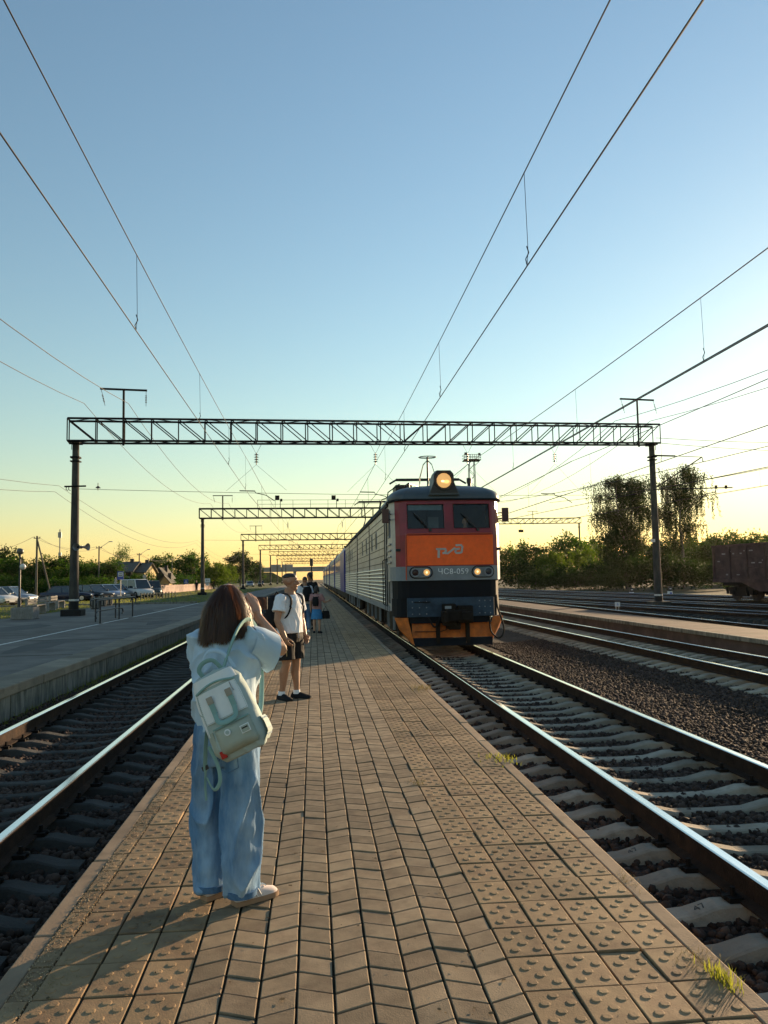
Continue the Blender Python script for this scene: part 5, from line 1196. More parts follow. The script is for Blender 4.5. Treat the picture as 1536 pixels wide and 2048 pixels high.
b = P(1042, 1062, 150); e = empty('hanging_sign', b, 0, 'small dark plate hanging on a wire over the yard', 'sign'); w = 10 * 150 / F; MB().bb(-w / 2, w / 2, -.05, .05, -.25, .25).build('plate', M['truss'], e); MB().tube([(0, 0, .2), (0, 0, 1.6)], .03, 4).build('hanger', M['wire'], e)

# ================================================================ cars
M['tyre'] = mat('tyre', (.015, .015, .015), .85, var=.1); M['rim'] = mat('wheel_rim', (.35, .35, .35), .35, .8, var=.1); M['carglass'] = mat('car_glass', (.02, .03, .035), .05, var=.05, spec=.8); M['carlamp'] = mat('car_headlamp', (.6, .6, .58), .1, var=.05); M['taillamp'] = mat('tail_lamp', (.25, .01, .01), .2); M['plate'] = mat('licence_plate', (.6, .6, .58), .5)
def car(loc, rz, paint, label, kind='sedan', name='parked_car'):
    e = empty(name, loc, rz, label, 'car', 'cars parked beyond the lawn')
    L, Wd, hb, hr = {'sedan': (4.6, 1.74, .86, 1.43), 'wagon': (4.5, 1.72, .90, 1.48), 'suv': (4.4, 1.78, 1.05, 1.78), 'van': (4.7, 1.85, 1.05, 1.95)}[kind]
    h2 = L / 2; w2 = Wd / 2
    st = [(-h2, .45, hb * .80, .78), (-h2 + .08, .30, hb * .96, .9), (-h2 + .7, .22, hb * 1.02, .99), (-.6, .2, hb * 1.0, 1), (.7, .2, hb * 1.0, 1), (h2 - .75, .22, hb * .92, .98), (h2 - .15, .28, hb * .80, .88), (h2, .40, hb * .66, .72)]
    rings = []
    for x, z0, z1, k in st:
        w = w2 * k; rings.append([(x, -w * .93, z0), (x, -w, z0 + .12), (x, -w, (z0 + z1) / 2 + .08), (x, -w * .93, z1 - .05), (x, -w * .82, z1), (x, w * .82, z1), (x, w * .93, z1 - .05), (x, w, (z0 + z1) / 2 + .08), (x, w, z0 + .12), (x, w * .93, z0)])
    MB().loft(rings).build('body', paint, e, 40)
    r0, r1, f1, f0 = {'sedan': (-1.75, -1.15, .35, 1.05), 'wagon': (-2.1, -1.75, .4, 1.1), 'suv': (-2.1, -1.9, .45, .95), 'van': (-2.25, -2.15, .9, 1.5)}[kind]
    zb_ = hb - .04; a, b = w2 * .90, w2 * .72
    g = [(r0, a, zb_), (f0, a, zb_), (f1, b, hr - .05), (r1, b, hr - .05)]
    MB().loft([[(x, -y, z) for x, y, z in g], [(x, y, z) for x, y, z in g]]).build('windows', M['carglass'], e)
    MB().loft([[(r1 - .06, -b * 1.0, hr - .055), (f1 + .05, -b, hr - .055), (f1 - .1, -b * .9, hr), (r1 + .1, -b * .9, hr)], [(r1 - .06, b, hr - .055), (f1 + .05, b, hr - .055), (f1 - .1, b * .9, hr), (r1 + .1, b * .9, hr)]]).build('roof', paint, e, 40)
    for sy in (-1, 1):
        for (x0, z0), (x1, z1) in (((r0, zb_), (r1, hr - .04)), ((f0, zb_), (f1, hr - .04)), (((r0 + f0) / 2 + .0, zb_), ((r1 + f1) / 2, hr - .04))):
            MB().tube([(x0, sy * (a + .005), z0), (x1, sy * (b + .005), z1)], .04, 5).build('pillar', paint, e)
        MB().ell((f0 - .15, sy * (w2 + .1), hb + .05), .07, .1, .08, 8, 6).build('mirror', paint, e, 180)
        MB().ell((h2 - .12, sy * w2 * .66, hb * .66), .1, .2, .085, 10, 6).build('headlight', M['carlamp'], e, 180); MB().ell((-h2 + .05, sy * w2 * .7, hb * .8), .06, .16, .1, 8, 6).build('tail_light', M['taillamp'], e, 180)
        for x in (-h2 + .85, h2 - .85):
            r = .31 if kind in ('sedan', 'wagon') else .35; w_ = MB().tube([(x, sy * (w2 - .19), r), (x, sy * (w2 + .015), r)], r, 18).build('wheel', M['tyre'], e, 40); MB().tube([(x, sy * (w2 - .05), r), (x, sy * (w2 + .022), r)], r * .62, 12).build('rim', M['rim'], w_, 40)
    MB().box((h2 + .0, 0, hb * .42), (.05, .52, .11)).build('licence_plate', M['plate'], e); MB().box((h2 - .045, 0, hb * .60), (.08, .7, .09)).build('grille', M['black'], e); MB().box((h2 - .06, 0, .28), (.1, Wd * .6, .1)).build('air_intake', M['black'], e)
    return e
cp = lambda n, c, m=.3: mat('car_paint_' + n, c, .28, m, var=.04, spec=.6)
C_ = {'silver': cp('silver', (.30, .32, .35), .6), 'navy': cp('navy', (.012, .014, .035)), 'sblue': cp('silver_blue', (.24, .30, .40), .5), 'white': cp('white', (.55, .55, .53), 0), 'grey': cp('grey', (.22, .23, .24), .5), 'green': cp('dark_green', (.03, .045, .045)), 'black': cp('black', (.012, .013, .014))}
def cpos(px, py): g_ = G(px, py, .19); return (g_.x, g_.y, .19)
car(cpos(18, 1209), R(-14), C_['silver'], 'silver blue hatchback behind the lamp post', 'wagon')
car(cpos(-18, 1212), R(-30), C_['white'], 'white car nose at the edge of the car park beside the silver hatchback')
car(cpos(136, 1203), R(0), C_['navy'], 'long dark blue sedan seen from the side behind the left gantry post')
car(cpos(185, 1201), R(-38), C_['black'], 'dark car with pale bonnet next to the dark blue sedan', 'wagon')
car(cpos(210, 1199), R(-40), C_['sblue'], 'light blue silver estate car, second in the angled row', 'wagon')
car(cpos(230, 1197), R(-42), C_['silver'], 'silver estate car in the middle of the angled row', 'wagon')
car(cpos(250, 1195), R(-42), C_['grey'], 'grey car with dark front next to the white van', 'sedan')
car(cpos(273, 1196), R(-50), C_['white'], 'white boxy van beside the green off-roader', 'van')
car(cpos(305, 1194), R(-75), C_['green'], 'dark green off-roader parked at the end of the row', 'suv')
p = G(480, 1176, .2); car((p.x, 200, .2), R(-80), C_['silver'], 'distant silver car on the road near the trees'); p = P(522, 1175, 230); car((p.x, 230, .2), R(-85), C_['black'], 'distant dark car on the road near the road bridge')
# ================================================================ people
M['skin'] = mat('skin', (.46, .26, .17), .5, var=.08, vs=12, spec=.4); M['skin_tan'] = mat('skin_tanned', (.36, .185, .11), .48, var=.08, vs=12, spec=.4)
M['tshirt_blue'] = mat('tshirt_pale_blue', (.42, .56, .68), .85, var=.05, vs=8, bump=.15, bs=300, sheen=.2)
M['white_cloth'] = mat('white_cotton', (.72, .74, .78), .85, var=.04, vs=8, bump=.12, bs=300, sheen=.2)
M['denim'] = mat('denim', (.09, .20, .36), .85, var=.2, vs=5, c2=(.34, .48, .62), t2=.57, s2=2.6, bump=.25, bs=260, stretch=(1, 1, .35))
M['denim_dark'] = mat('denim_seam', (.07, .15, .27), .85, var=.2, vs=30)
M['shorts'] = mat('black_shorts', (.012, .012, .014), .8, var=.15); M['gold'] = mat('shorts_stripe', (.38, .28, .12), .6)
M['hair_brown'] = mat('hair_brown', (.050, .021, .009), .38, var=.25, vs=25, attr=.4, spec=.5, trans=((.50, .20, .06), .32)); M['hair_black'] = mat('hair_black', (.015, .012, .011), .5)
M['shoe_sole'] = mat('gum_sole', (.30, .19, .12), .7); M['shoe_upper'] = mat('beige_suede', (.56, .48, .45), .85, var=.1); M['shoe_white'] = mat('shoe_white', (.68, .67, .65), .6)
M['bagA'] = mat('backpack_mint_grey', (.38, .46, .44), .8, var=.08, vs=6, bump=.2, bs=200); M['bagW'] = mat('backpack_white', (.72, .76, .77), .75, var=.06, vs=6, bump=.15, bs=200); M['bagS'] = mat('backpack_strap', (.22, .37, .35), .8, var=.08); M['bagO'] = mat('backpack_olive_grey', (.36, .40, .34), .8, var=.1, vs=5, bump=.2, bs=200)
M['red'] = mat('red_tag', (.42, .03, .02), .6); M['pinkc'] = mat('pink_cloth', (.36, .20, .20), .85); M['bluec'] = mat('blue_skirt', (.05, .20, .42), .85); M['blackc'] = mat('black_cloth', (.014, .014, .016), .85); M['tattoo'] = mat('tattoo_ink', (.12, .10, .11), .6, var=.3)

def remesh(mb, name, voxel, m, parent, it=6, fold=0, fs=(9, 9, 2.2), seed=0, fold2=0, zfun=None):
    me = mb.mesh(name); o = bpy.data.objects.new(name, me); col.objects.link(o)
    r = o.modifiers.new('r', 'REMESH'); r.mode = 'VOXEL'; r.voxel_size = voxel
    if it: s = o.modifiers.new('s', 'SMOOTH'); s.iterations = it; s.factor = .5
    dg = bpy.context.evaluated_depsgraph_get(); me2 = bpy.data.meshes.new_from_object(o.evaluated_get(dg)); bpy.data.objects.remove(o)
    if fold or fold2:
        n = len(me2.vertices); co = np.empty(n * 3); me2.vertices.foreach_get('co', co); co = co.reshape(-1, 3); nn = np.empty(n * 3); me2.vertex_normals.foreach_get('vector', nn) if hasattr(me2, 'vertex_normals') else None; nn = nn.reshape(-1, 3)
        for i in range(n):
            x, y, z = co[i]; d = 0; k = zfun(z) if zfun else 1
            if fold: 
                v = noise.noise(Vector((x * fs[0] + seed, y * fs[1], z * fs[2]))); r_ = max(0, 1 - abs(v) * 2.4); d += fold * (r_ ** 2.4 - .28) * k
            if fold2: d += fold2 * noise.noise(Vector((x * 22 + seed, y * 22, z * 16)))
            co[i] += nn[i] * d
        me2.vertices.foreach_set('co', co.ravel()); me2.update()
    me2.materials.clear(); me2.materials.append(m); me2.polygons.foreach_set('use_smooth', [True] * len(me2.polygons))
    o = bpy.data.objects.new(name, me2); col.objects.link(o); o.parent = parent; return o

def ering(c, rx, ry, n=20, rz=0, tilt=None, sq=1.0):
    c = Vector(c); out = []
    for j in range(n):
        a = 2 * math.pi * j / n; ca, sa = math.cos(a), math.sin(a)
        v = Vector((rx * math.copysign(abs(ca) ** sq, ca), ry * math.copysign(abs(sa) ** sq, sa), 0)); v = Matrix.Rotation(rz, 3, 'Z') @ v
        if tilt is not None: v = tilt @ v
        out.append(c + v)
    return out
def hand(mb, wrist, d, palm_n, s=1, curl=.5, side=1):
    # wrist point, direction of the fingers, palm normal; five separate fingers
    d = Vector(d).normalized(); pn = Vector(palm_n); pn = (pn - d * pn.dot(d)).normalized(); lat = d.cross(pn) * side
    w = Vector(wrist); pc = w + d * .05 * s
    rot = Matrix((lat, pn, d)).transposed(); mb.ell(pc, .040 * s, .017 * s, .052 * s, 12, 8, M=rot); mb.tube([w - d * .02, w + d * .03], [.026 * s, .03 * s], 10)
    for k, (off, ln, r) in enumerate([(.030, .072, .0088), (.010, .082, .0092), (-.010, .076, .0088), (-.029, .060, .0078)]):
        b = w + d * (.092 - .006 * abs(k - 1)) * s + lat * off * s; pts = [b - d * .02 * s]; cur = b; dirv = d.copy()
        for seg in (.42, .33, .25):
            pts.append(cur.copy()); dirv = (dirv + pn * curl * .55).normalized(); cur = cur + dirv * ln * seg * s
        pts.append(cur); mb.tube(pts, [r * s, r * s, r * s * .97, r * s * .92, r * s * .78], 8)
    tb = w + d * .03 * s + lat * .032 * s; mb.tube([tb, tb + (lat * .75 + d * .7 + pn * .25).normalized() * .034 * s, tb + (lat * .45 + d + pn * .5).normalized() * .066 * s, tb + (lat * .3 + d * 1.0 + pn * .6).normalized() * .088 * s], [.014 * s, .011 * s, .0098 * s, .0085 * s], 8)
def headmesh(mb, c, yaw, s=1, pitch=0):
    Mx = Matrix.Rotation(yaw, 3, 'Z') @ Matrix.Rotation(pitch, 3, 'X'); q = lambda x, y, z: Vector(c) + Mx @ (Vector((x, y, z)) * s)
    mb.ell(q(0, -.012, .025), .076 * s, .096 * s, .098 * s, 16, 10, M=Mx); mb.ell(q(0, .012, -.045), .060 * s, .068 * s, .080 * s, 14, 9, M=Mx); mb.ell(q(0, .056, -.098), .030 * s, .026 * s, .026 * s, 10, 7, M=Mx)
    mb.tube([q(0, .074, .028), q(0, .088, .0), q(0, .102, -.024), q(0, .084, -.034)], [.010 * s, .012 * s, .017 * s, .014 * s], 8)
    mb.ell(q(0, .070, .040), .052 * s, .016 * s, .014 * s, 12, 6, M=Mx); mb.ell(q(0, .072, -.064), .026 * s, .014 * s, .014 * s, 10, 6, M=Mx)
    for sx in (-1, 1):
        mb.ell(q(sx * .078, -.008, .0), .010 * s, .020 * s, .033 * s, 10, 7, M=Mx); mb.ell(q(sx * .040, .062, -.03), .022 * s, .02 * s, .02 * s, 8, 6, M=Mx)
    return q
def facebits(par, q, s=1):
    for sx in (-1, 1):
        MB().ell(q(sx * .031, .0715, .018), .0115 * s, .006 * s, .006 * s, 10, 6).build('eye', M['white_cloth'], par, 180); MB().ell(q(sx * .031, .0755, .018), .0052 * s, .004 * s, .0052 * s, 8, 6).build('iris', M['blackc'], par, 180)
        MB().tube([q(sx * .015, .083, .040), q(sx * .034, .081, .046), q(sx * .052, .066, .040)], .0032 * s, 5).build('eyebrow', M['hair_black'], par)
    MB().tube([q(-.022, .078, -.063), q(0, .086, -.064), q(.022, .078, -.063)], .0042 * s, 5).build('lips', mat('lips', (.33, .13, .10), .5) if 'lips' not in bpy.data.materials else bpy.data.materials['lips'], par)
JD = dict(sh=(.185, 0, 1.425), el=(.235, -.03, 1.13), wr=(.245, .04, .885), hip=(.09, 0, .93), kn=(.10, .015, .50), an=(.10, -.03, .085))
def person(name, label, loc, rz, s, pose, skin, top, bottom, hair, vox=.007, head_yaw=0, shoes=None, bootlen=.26, extras=None, feet=(.12, .12), topz=.90, face=True, shirt_grow=1.0, female=False):
    e = empty(name, loc, rz, label, 'person'); e.scale = (s, s, s); J = {}
    for sd, k in ((-1, 'L'), (1, 'R')):
        for j, v in JD.items(): J[j + k] = Vector((v[0] * sd, v[1], v[2]))
    for j, v in pose.items():
        if hasattr(v, '__len__'): J[j] = Vector(v)
    b = MB(); b.loft([ering((0, .0, z), rx, ry, 18) for z, rx, ry in ((.84, .13, .10), (.93, .165, .115), (1.05, .15, .105), (1.16, .145, .10), (1.3, .17, .115), (1.40, .165, .105), (1.46, .10, .08), (1.50, .066, .068), (1.57, .062, .066))])
    hc = Vector((0, .02, 1.655)); q = headmesh(b, hc, head_yaw)
    for k, sd in (('L', -1), ('R', 1)):
        sh, el, wr, hp, kn, an = (J[j + k] for j in ('sh', 'el', 'wr', 'hip', 'kn', 'an'))
        b.tube([sh, sh.lerp(el, .3), el, el.lerp(wr, .3), wr], [.058, .052, .041, .043, .028], 12); b.ell(sh, .062, .06, .06, 10, 7)
        d = (wr - el).normalized(); hd = pose.get('hd' + k, d); hn = pose.get('hn' + k, Vector((-sd, .3, 0))); hand(b, wr, hd, hn, 1, pose.get('curl' + k, .55), sd * pose.get('flip' + k, 1))
        b.tube([hp + Vector((0, 0, .02)), hp.lerp(kn, .4), kn, kn.lerp(an, .28) + Vector((0, -.018, 0)), kn.lerp(an, .7), an], [.088, .082, .056, .060, .040, .036], 14)
        ft = Vector((sd * feet[0 if sd < 0 else 1], 0, 0)); toe = an + Vector((pose.get('toe' + k, sd * .25) * .10, .10, -.06)); b.tube([an + Vector((0, -.02, -.045)), an + Vector((0, .03, -.05)), toe], [.030, .030, .018], 10)
    body = remesh(b, 'body', vox, skin, e, 4)
    if face: facebits(e, q)
    # top garment
    t = MB(); g = .016 * shirt_grow; zs = [(topz, .172 + g * 1.3, .125 + g), (topz + .12, .165 + g * 1.2, .12 + g), (1.16, .158 + g, .113 + g), (1.3, .178 + g * .7, .122 + g * .6), (1.40, .168 + g * .5, .108 + g * .4), (1.455, .115, .085), (1.485, .072, .072)]
    t.loft([ering((0, 0, z), rx, ry, 20) for z, rx, ry in zs])
    for k in 'LR':
        sh, el = J['sh' + k], J['el' + k]; t.ell(sh + Vector((0, 0, .0)), .072 + g * .3, .072, .066, 12, 8); t.tube([sh, sh.lerp(el, .35), sh.lerp(el, pose.get('slv', .62))], [.066 + g * .3, .070 + g * .4, .074 + g * .7], 14)
    remesh(t, 'tshirt' if top[1] == 't' else 'top', vox * 1.1, top[0], e, 5, .006, (10, 10, 6), 3, .002)
    # bottom garment
    kind, bm = bottom; t = MB()
    if kind == 'skirt': t.loft([ering((0, 0, z), rx, ry, 20) for z, rx, ry in ((.52, .225, .18), (.7, .205, .165), (.9, .172, .13), (1.02, .158, .12))])
    else:
        t.loft([ering((0, 0, z), rx, ry, 18) for z, rx, ry in ((.80, .155, .12), (.88, .178, .132), (.97, .165, .122), (1.04, .158, .118))])
        for k in 'LR':
            hp, kn, an = J['hip' + k], J['kn' + k], J['an' + k]
            if kind == 'shorts': t.tube([hp + Vector((0, 0, .03)), hp.lerp(kn, .3), hp.lerp(kn, .86)], [.105, .112, .108], 14)
            else: t.tube([hp + Vector((0, 0, .03)), hp.lerp(kn, .4), kn, an + Vector((0, .01, .02))], [.105, .10, .082, .075], 14)
    remesh(t, {'shorts': 'shorts', 'skirt': 'skirt', 'trousers': 'trousers'}[kind], vox * 1.1, bm, e, 4, .008, (11, 11, 4), 9)
    # shoes
    if shoes:
        for k, sd in (('L', -1), ('R', 1)):
            an = J['an' + k]; az = pose.get('toe' + k, sd * .25); Mz = Matrix.Rotation(-az, 3, 'Z'); c = Vector((an.x, an.y, 0)); rings = []
            for yy, w, zt in ((-.075, .028, .05), (-.06, .038, .085), (0, .042, .10), (.06, .045, .085), (.12, .048, .062), (.17, .043, .05), (.195, .025, .035)):
                rings.append([c + Mz @ Vector((w * math.cos(a), yy, .012 + (zt - .012) * max(0, math.sin(a)) if math.sin(a) > 0 else .004)) for a in [2 * math.pi * i / 12 for i in range(12)]])
            o = MB().loft(rings).build('shoe', shoes[0], e, 50)
            sr = [[(p.x + (p.x - c.x) * 0.04, p.y, min(p.z, .024)) for p in r] for r in rings]; MB().loft(sr).build('sole', shoes[1], o, 50)
            if len(shoes) > 2: MB().tube([an + Vector((0, 0, -.02)), an + Vector((0, 0, .035))], [.045, .043], 14).build('sock', shoes[2], e, 60)
    return e, J, q, hc
# ---- man in white t-shirt
mg = G(577, 1398, PZ)
e, J, q, hc = person('person', 'man in white t-shirt and black shorts with a dark backpack standing on the platform', (mg.x + .03, mg.y, PZ), R(-125), .965,
    dict(elR=(.27, .01, 1.12), wrR=(.25, .11, .89), elL=(-.27, -.03, 1.12), wrL=(-.24, .05, .89), knL=(-.09, .02, .5), anL=(-.085, .03, .085), anR=(.105, -.06, .085), curlR=.9, curlL=.8, slv=.6), M['skin_tan'], (M['white_cloth'], 't'), ('shorts', M['shorts']), None, vox=.0065, head_yaw=R(25), shoes=(M['blackc'], M['blackrubber'], M['white_cloth']), topz=.93, shirt_grow=1.25)
e.scale = (1.12, 1.08, .965)
hm = MB(); Mx = Matrix.Rotation(R(25), 3, 'Z'); hm.ell(hc + Mx @ Vector((0, -.018, .073)), .0735, .0905, .054, 16, 9, M=Mx); remesh(hm, 'hair', .008, M['hair_black'], e, 3, .002, (40, 40, 40))
MB().tube([(.175, .075, .96), (.185, .085, .80), (.188, .09, .62)], .008, 5, flat=.4).build('side_stripe', M['gold'], e)
MB().tube([(.02, .15, .94), (.03, .158, .89), (.03, .158, .86)], .003, 5).build('drawstring', M['white_cloth'], e)
em = Vector((.2, .0, .64)); k_ = MB()
k_.tube([em + Vector((.002, .032 * math.cos(R(a)), .032 * math.sin(R(a)))) for a in range(-200, 21, 20)], .0035, 5); k_.box(em + Vector((.002, 0, .012)), (.006, .045, .012)); k_.box(em + Vector((.002, 0, -.008)), (.006, .014, .03)); k_.build('emblem', M['white_cloth'], e)
ep = empty('backpack', e.location, e.rotation_euler.z, 'dark backpack worn by the man in the white t-shirt', 'backpack'); ep.scale = e.scale
for sx in (-1, 1):
    MB().tube(sm([(sx * .12, .10, 1.30), (sx * .12, .115, 1.38), (sx * .115, .085, 1.455), (sx * .11, .0, 1.492), (sx * .11, -.10, 1.45), (sx * .115, -.155, 1.32)]), .024, 8, flat=.3).build('shoulder_strap', M['blackc'], ep, 60)
    MB().tube(sm([(sx * .128, .118, 1.31), (sx * .155, .075, 1.18), (sx * .16, -.05, 1.08), (sx * .13, -.15, 1.06)]), .011, 6).build('lower_strap', M['blackc'], ep, 60)
bk = MB(); bk.loft([ering((0, -.225, z), rx, ry, 20, sq=.7) for z, rx, ry in ((1.0, .11, .06), (1.03, .14, .09), (1.15, .15, .10), (1.32, .145, .09), (1.43, .12, .07), (1.47, .08, .04))]); remesh(bk, 'pack', .009, M['blackc'], ep, 4)
MB().loft([ering((0, -.31, z), rx, .04, 16, sq=.7) for z, rx in ((1.04, .1), (1.1, .12), (1.22, .11))]).build('front_pocket', M['shorts'], ep, 60); MB().tube([(-.04, -.21, 1.47), (0, -.21, 1.51), (.04, -.21, 1.47)], .01, 6).build('grab_handle', M['blackc'], ep)
# ---- group farther along the platform
g1 = G(611, 1263, PZ)
e, J, q, hc = person('person', 'person in white t-shirt and jeans with dark backpack waiting behind the man', (g1.x, g1.y - .3, PZ), R(20), .96, {}, M['skin_tan'], (M['white_cloth'], 't'), ('trousers', M['denim']), None, vox=.014, shoes=(M['white_cloth'], M['shoe_white']), face=False)
hm = MB(); hm.ell(hc + Vector((0, -.015, .045)), .085, .1, .085); remesh(hm, 'hair', .014, M['hair_black'], e, 3)
ep = empty('backpack', e.location, e.rotation_euler.z, 'dark backpack on the back of the waiting person in jeans', 'backpack'); bk = MB(); bk.loft([ering((0, -.20, z), rx, ry, 16, sq=.7) for z, rx, ry in ((.95, .12, .07), (1.1, .15, .1), (1.3, .14, .09), (1.4, .1, .06))]); bk.build('pack', M['blackc'], ep, 60); MB().box((0, -.31, 1.08), (.18, .03, .16)).build('front_pocket', M['shorts'], ep, bevel=.01)
for sx in (-1, 1): MB().tube([(sx * .1, .13, 1.2), (sx * .12, .12, 1.38), (sx * .11, 0, 1.485), (sx * .11, -.14, 1.38)], [.022] * 4, 8, flat=.4).build('strap', M['blackc'], ep, 60)
g2 = G(621, 1258, PZ)
e, J, q, hc = person('person', 'tall person dressed all in black between the two other waiting people', (g2.x, g2.y, PZ), R(150), 1.04, {'slv': .95}, M['skin_tan'], (M['blackc'], 'top'), ('trousers', M['blackc']), None, vox=.014, shoes=(M['blackc'], M['blackrubber']), face=False, shirt_grow=1.6)
hm = MB(); hm.ell(hc + Vector((0, -.02, .02)), .1, .112, .12); hm.ell(hc + Vector((0, -.06, -.1)), .09, .06, .12); remesh(hm, 'hair', .014, M['hair_black'], e, 3)
g3 = G(634, 1266, PZ)
e, J, q, hc = person('person', 'girl in pink top and short blue skirt with a small dark backpack', (g3.x, g3.y, PZ), R(-15), .80, dict(elR=(.28, .06, 1.15), wrR=(.42, .16, 1.2), slv=.75), M['skin'], (M['pinkc'], 'top'), ('skirt', M['bluec']), None, vox=.013, shoes=(M['blackc'], M['blackrubber']), face=False)
hm = MB(); hm.ell(hc + Vector((0, -.02, .02)), .098, .112, .115); hm.ell(hc + Vector((.0, -.09, -.06)), .075, .05, .12); remesh(hm, 'hair', .013, M['hair_black'], e, 3)
ep = empty('backpack', e.location, e.rotation_euler.z, 'small dark backpack worn by the girl in the blue skirt', 'backpack'); ep.scale = (.8,) * 3; bk = MB(); bk.loft([ering((0, -.18, z), rx, ry, 14, sq=.7) for z, rx, ry in ((1.02, .1, .05), (1.12, .125, .08), (1.28, .12, .07), (1.37, .08, .05))]); bk.build('pack', M['blackc'], ep, 60)
for sx in (-1, 1): MB().tube([(sx * .1, .12, 1.2), (sx * .12, .11, 1.38), (sx * .1, 0, 1.475), (sx * .09, -.13, 1.34)], [.018] * 4, 8, flat=.4).build('strap', M['blackc'], ep, 60)
bg = MB(); bg.loft([ering((.27, .05, z), rx, .05, 12) for z, rx in ((.42, .12), (.5, .13), (.66, .10))]); bg.tube([(.2, .05, .66), (.27, .05, .8), (.34, .05, .66)], .01, 5); o = bg.build('hand_bag', M['blackc'], None, 60, loc=(g3.x, g3.y, PZ)); tag(o, 'dark carrier bag held beside the girl in the blue skirt', 'bag')
# ---- distant pedestrian
g4 = P(393, 1183, 120)
e, J, q, hc = person('person', 'dark clothed pedestrian far off on the lawn path beside the second gantry', (g4.x, 120, .2), R(30), 1.0, {'slv': .95}, M['skin_tan'], (M['blackc'], 'top'), ('trousers', M['blackc']), None, vox=.03, shoes=(M['blackc'], M['blackrubber']), face=False)
# ---- driver seen through the windscreen
dr = empty('person', (LX + .62, LY + 1.1, 2.56), math.pi, 'train driver in pale shirt seated behind the right windscreen', 'person')
b = MB(); b.loft([ering((0, 0, z), rx, ry, 14) for z, rx, ry in ((.0, .18, .13), (.3, .19, .13), (.48, .17, .11), (.54, .08, .07), (.6, .055, .055))]); headmesh(b, (0, .02, .72), 0, 1.0)
for sd in (-1, 1): b.tube([(sd * .18, 0, .47), (sd * .26, .14, .26), (sd * .18, .38, .24)], [.055, .045, .035], 10); hand(b, (sd * .18, .38, .24), (0, 1, -.1), (0, 0, -1), 1, .5, sd)
remesh(b, 'body', .012, M['skin'], dr, 4); t = MB(); t.loft([ering((0, 0, z), rx, ry, 14) for z, rx, ry in ((-.02, .2, .15), (.3, .21, .15), (.48, .185, .125), (.55, .09, .08))]); [t.tube([(sd * .18, 0, .47), (sd * .265, .14, .26)], [.07, .06], 10) for sd in (-1, 1)]; remesh(t, 'shirt', .012, M['white_cloth'], dr, 4)

# ================================================================ woman in the foreground
WR = R(-22); wg_ = G(452, 1802, PZ); WL = Vector((wg_.x, wg_.y, PZ))
w = empty('person', WL, WR, 'woman with brown bob, pale blue t-shirt and wide jeans photographing the train', 'person')
b = MB()
b.loft([ering((0, 0, z), rx, ry, 18) for z, rx, ry in ((.80, .14, .11), (.88, .165, .12), (.98, .14, .105), (1.08, .13, .10), (1.22, .15, .11), (1.31, .15, .095), (1.36, .09, .075), (1.40, .052, .056), (1.47, .05, .054))])
HCW = Vector((0, .035, 1.50)); qw = headmesh(b, HCW, R(10), .92, R(-4))
shR, elR, wrR = Vector((.165, .01, 1.315)), Vector((.258, .18, 1.262)), Vector((.105, .20, 1.432))
shL, elL, wrL = Vector((-.16, 0, 1.315)), Vector((-.20, .17, 1.17)), Vector((-.06, .30, 1.36))
for sh, el, wr in ((shR, elR, wrR), (shL, elL, wrL)):
    b.tube([sh, sh.lerp(el, .5), el, el.lerp(wr, .3), el.lerp(wr, .8), wr], [.052, .047, .041, .041, .027, .024], 14); b.ell(sh, .055, .055, .055)
hand(b, wrR, Vector((-.42, .15, 1)), Vector((-.8, .5, -.2)), .92, .35, 1)
hand(b, wrL, Vector((.3, .1, 1)), Vector((.8, .4, 0)), .92, .5, -1)
for sd in (-1, 1): b.tube([(sd * .085, 0, .86), (sd * .09, .01, .48), (sd * .09, -.01, .09)], [.085, .055, .036], 12)
remesh(b, 'body', .0055, M['skin'], w, 4); facebits(w, qw, .92)
w.scale = (.93, .93, 1.0)
# tattoo on the forearm
tt = MB(); rg = np.random.default_rng(2); ax = (wrR - elR).normalized(); side = ax.cross(Vector((0, 0, 1))).normalized(); s2 = ax.cross(side)
for k in range(46):
    f_ = rg.uniform(.22, .82); an_ = rg.uniform(-.2, 2.6); r_ = (.0415 - .016 * max(0, f_ - .3) * 1.4) + .0012; c = elR.lerp(wrR, f_); pts_ = []
    for j in range(4):
        a_ = an_ + .12 * j * rg.uniform(.4, 1.4); cc_ = c + ax * (.006 * j * rg.choice((-1, 1))); pts_.append(cc_ + (side * math.cos(a_) + s2 * math.sin(a_)) * r_)
    tt.tube(pts_, .0022, 4)
tt.build('tattoo', M['tattoo'], w)
# phone
ph = empty('phone', WL, WR, 'dark mobile phone held up in the woman\'s hands', 'phone'); pm = Matrix.Rotation(R(10), 3, 'Z'); MB().box((.02, .30, 1.50), (.15, .009, .074), rot=pm).build('phone_body', M['black'], ph, bevel=.004); MB().box((.02, .2945, 1.50), (.14, .001, .066), rot=pm).build('screen', M['coachwin'], ph)
# oversized t-shirt
t = MB(); t.loft([ering((0, cy, z), rx, ry, 22) for z, rx, ry, cy in ((.86, .168, .13, 0), (.90, .182, .142, 0), (.98, .188, .145, -.005), (1.08, .19, .145, -.01), (1.2, .198, .14, -.005), (1.28, .195, .122, 0), (1.335, .155, .10, 0), (1.375, .085, .075, 0), (1.39, .068, .068, 0))])
t.ell(shR, .074, .074, .07, 12, 8); t.ell(shL, .074, .074, .07, 12, 8)
t.tube([shR + Vector((-.03, 0, .0)), shR.lerp(elR, .45) + Vector((0, 0, -.01))], [.074, .074], 18)
t.tube([shL + Vector((.02, 0, .0)), shL.lerp(elL, .5) + Vector((0, 0, -.02)), shL.lerp(elL, .95) + Vector((0, 0, -.03))], [.076, .088, .096], 18)
remesh(t, 'tshirt', .007, M['tshirt_blue'], w, 2, .022, (8, 8, 6), 5.3, .007)
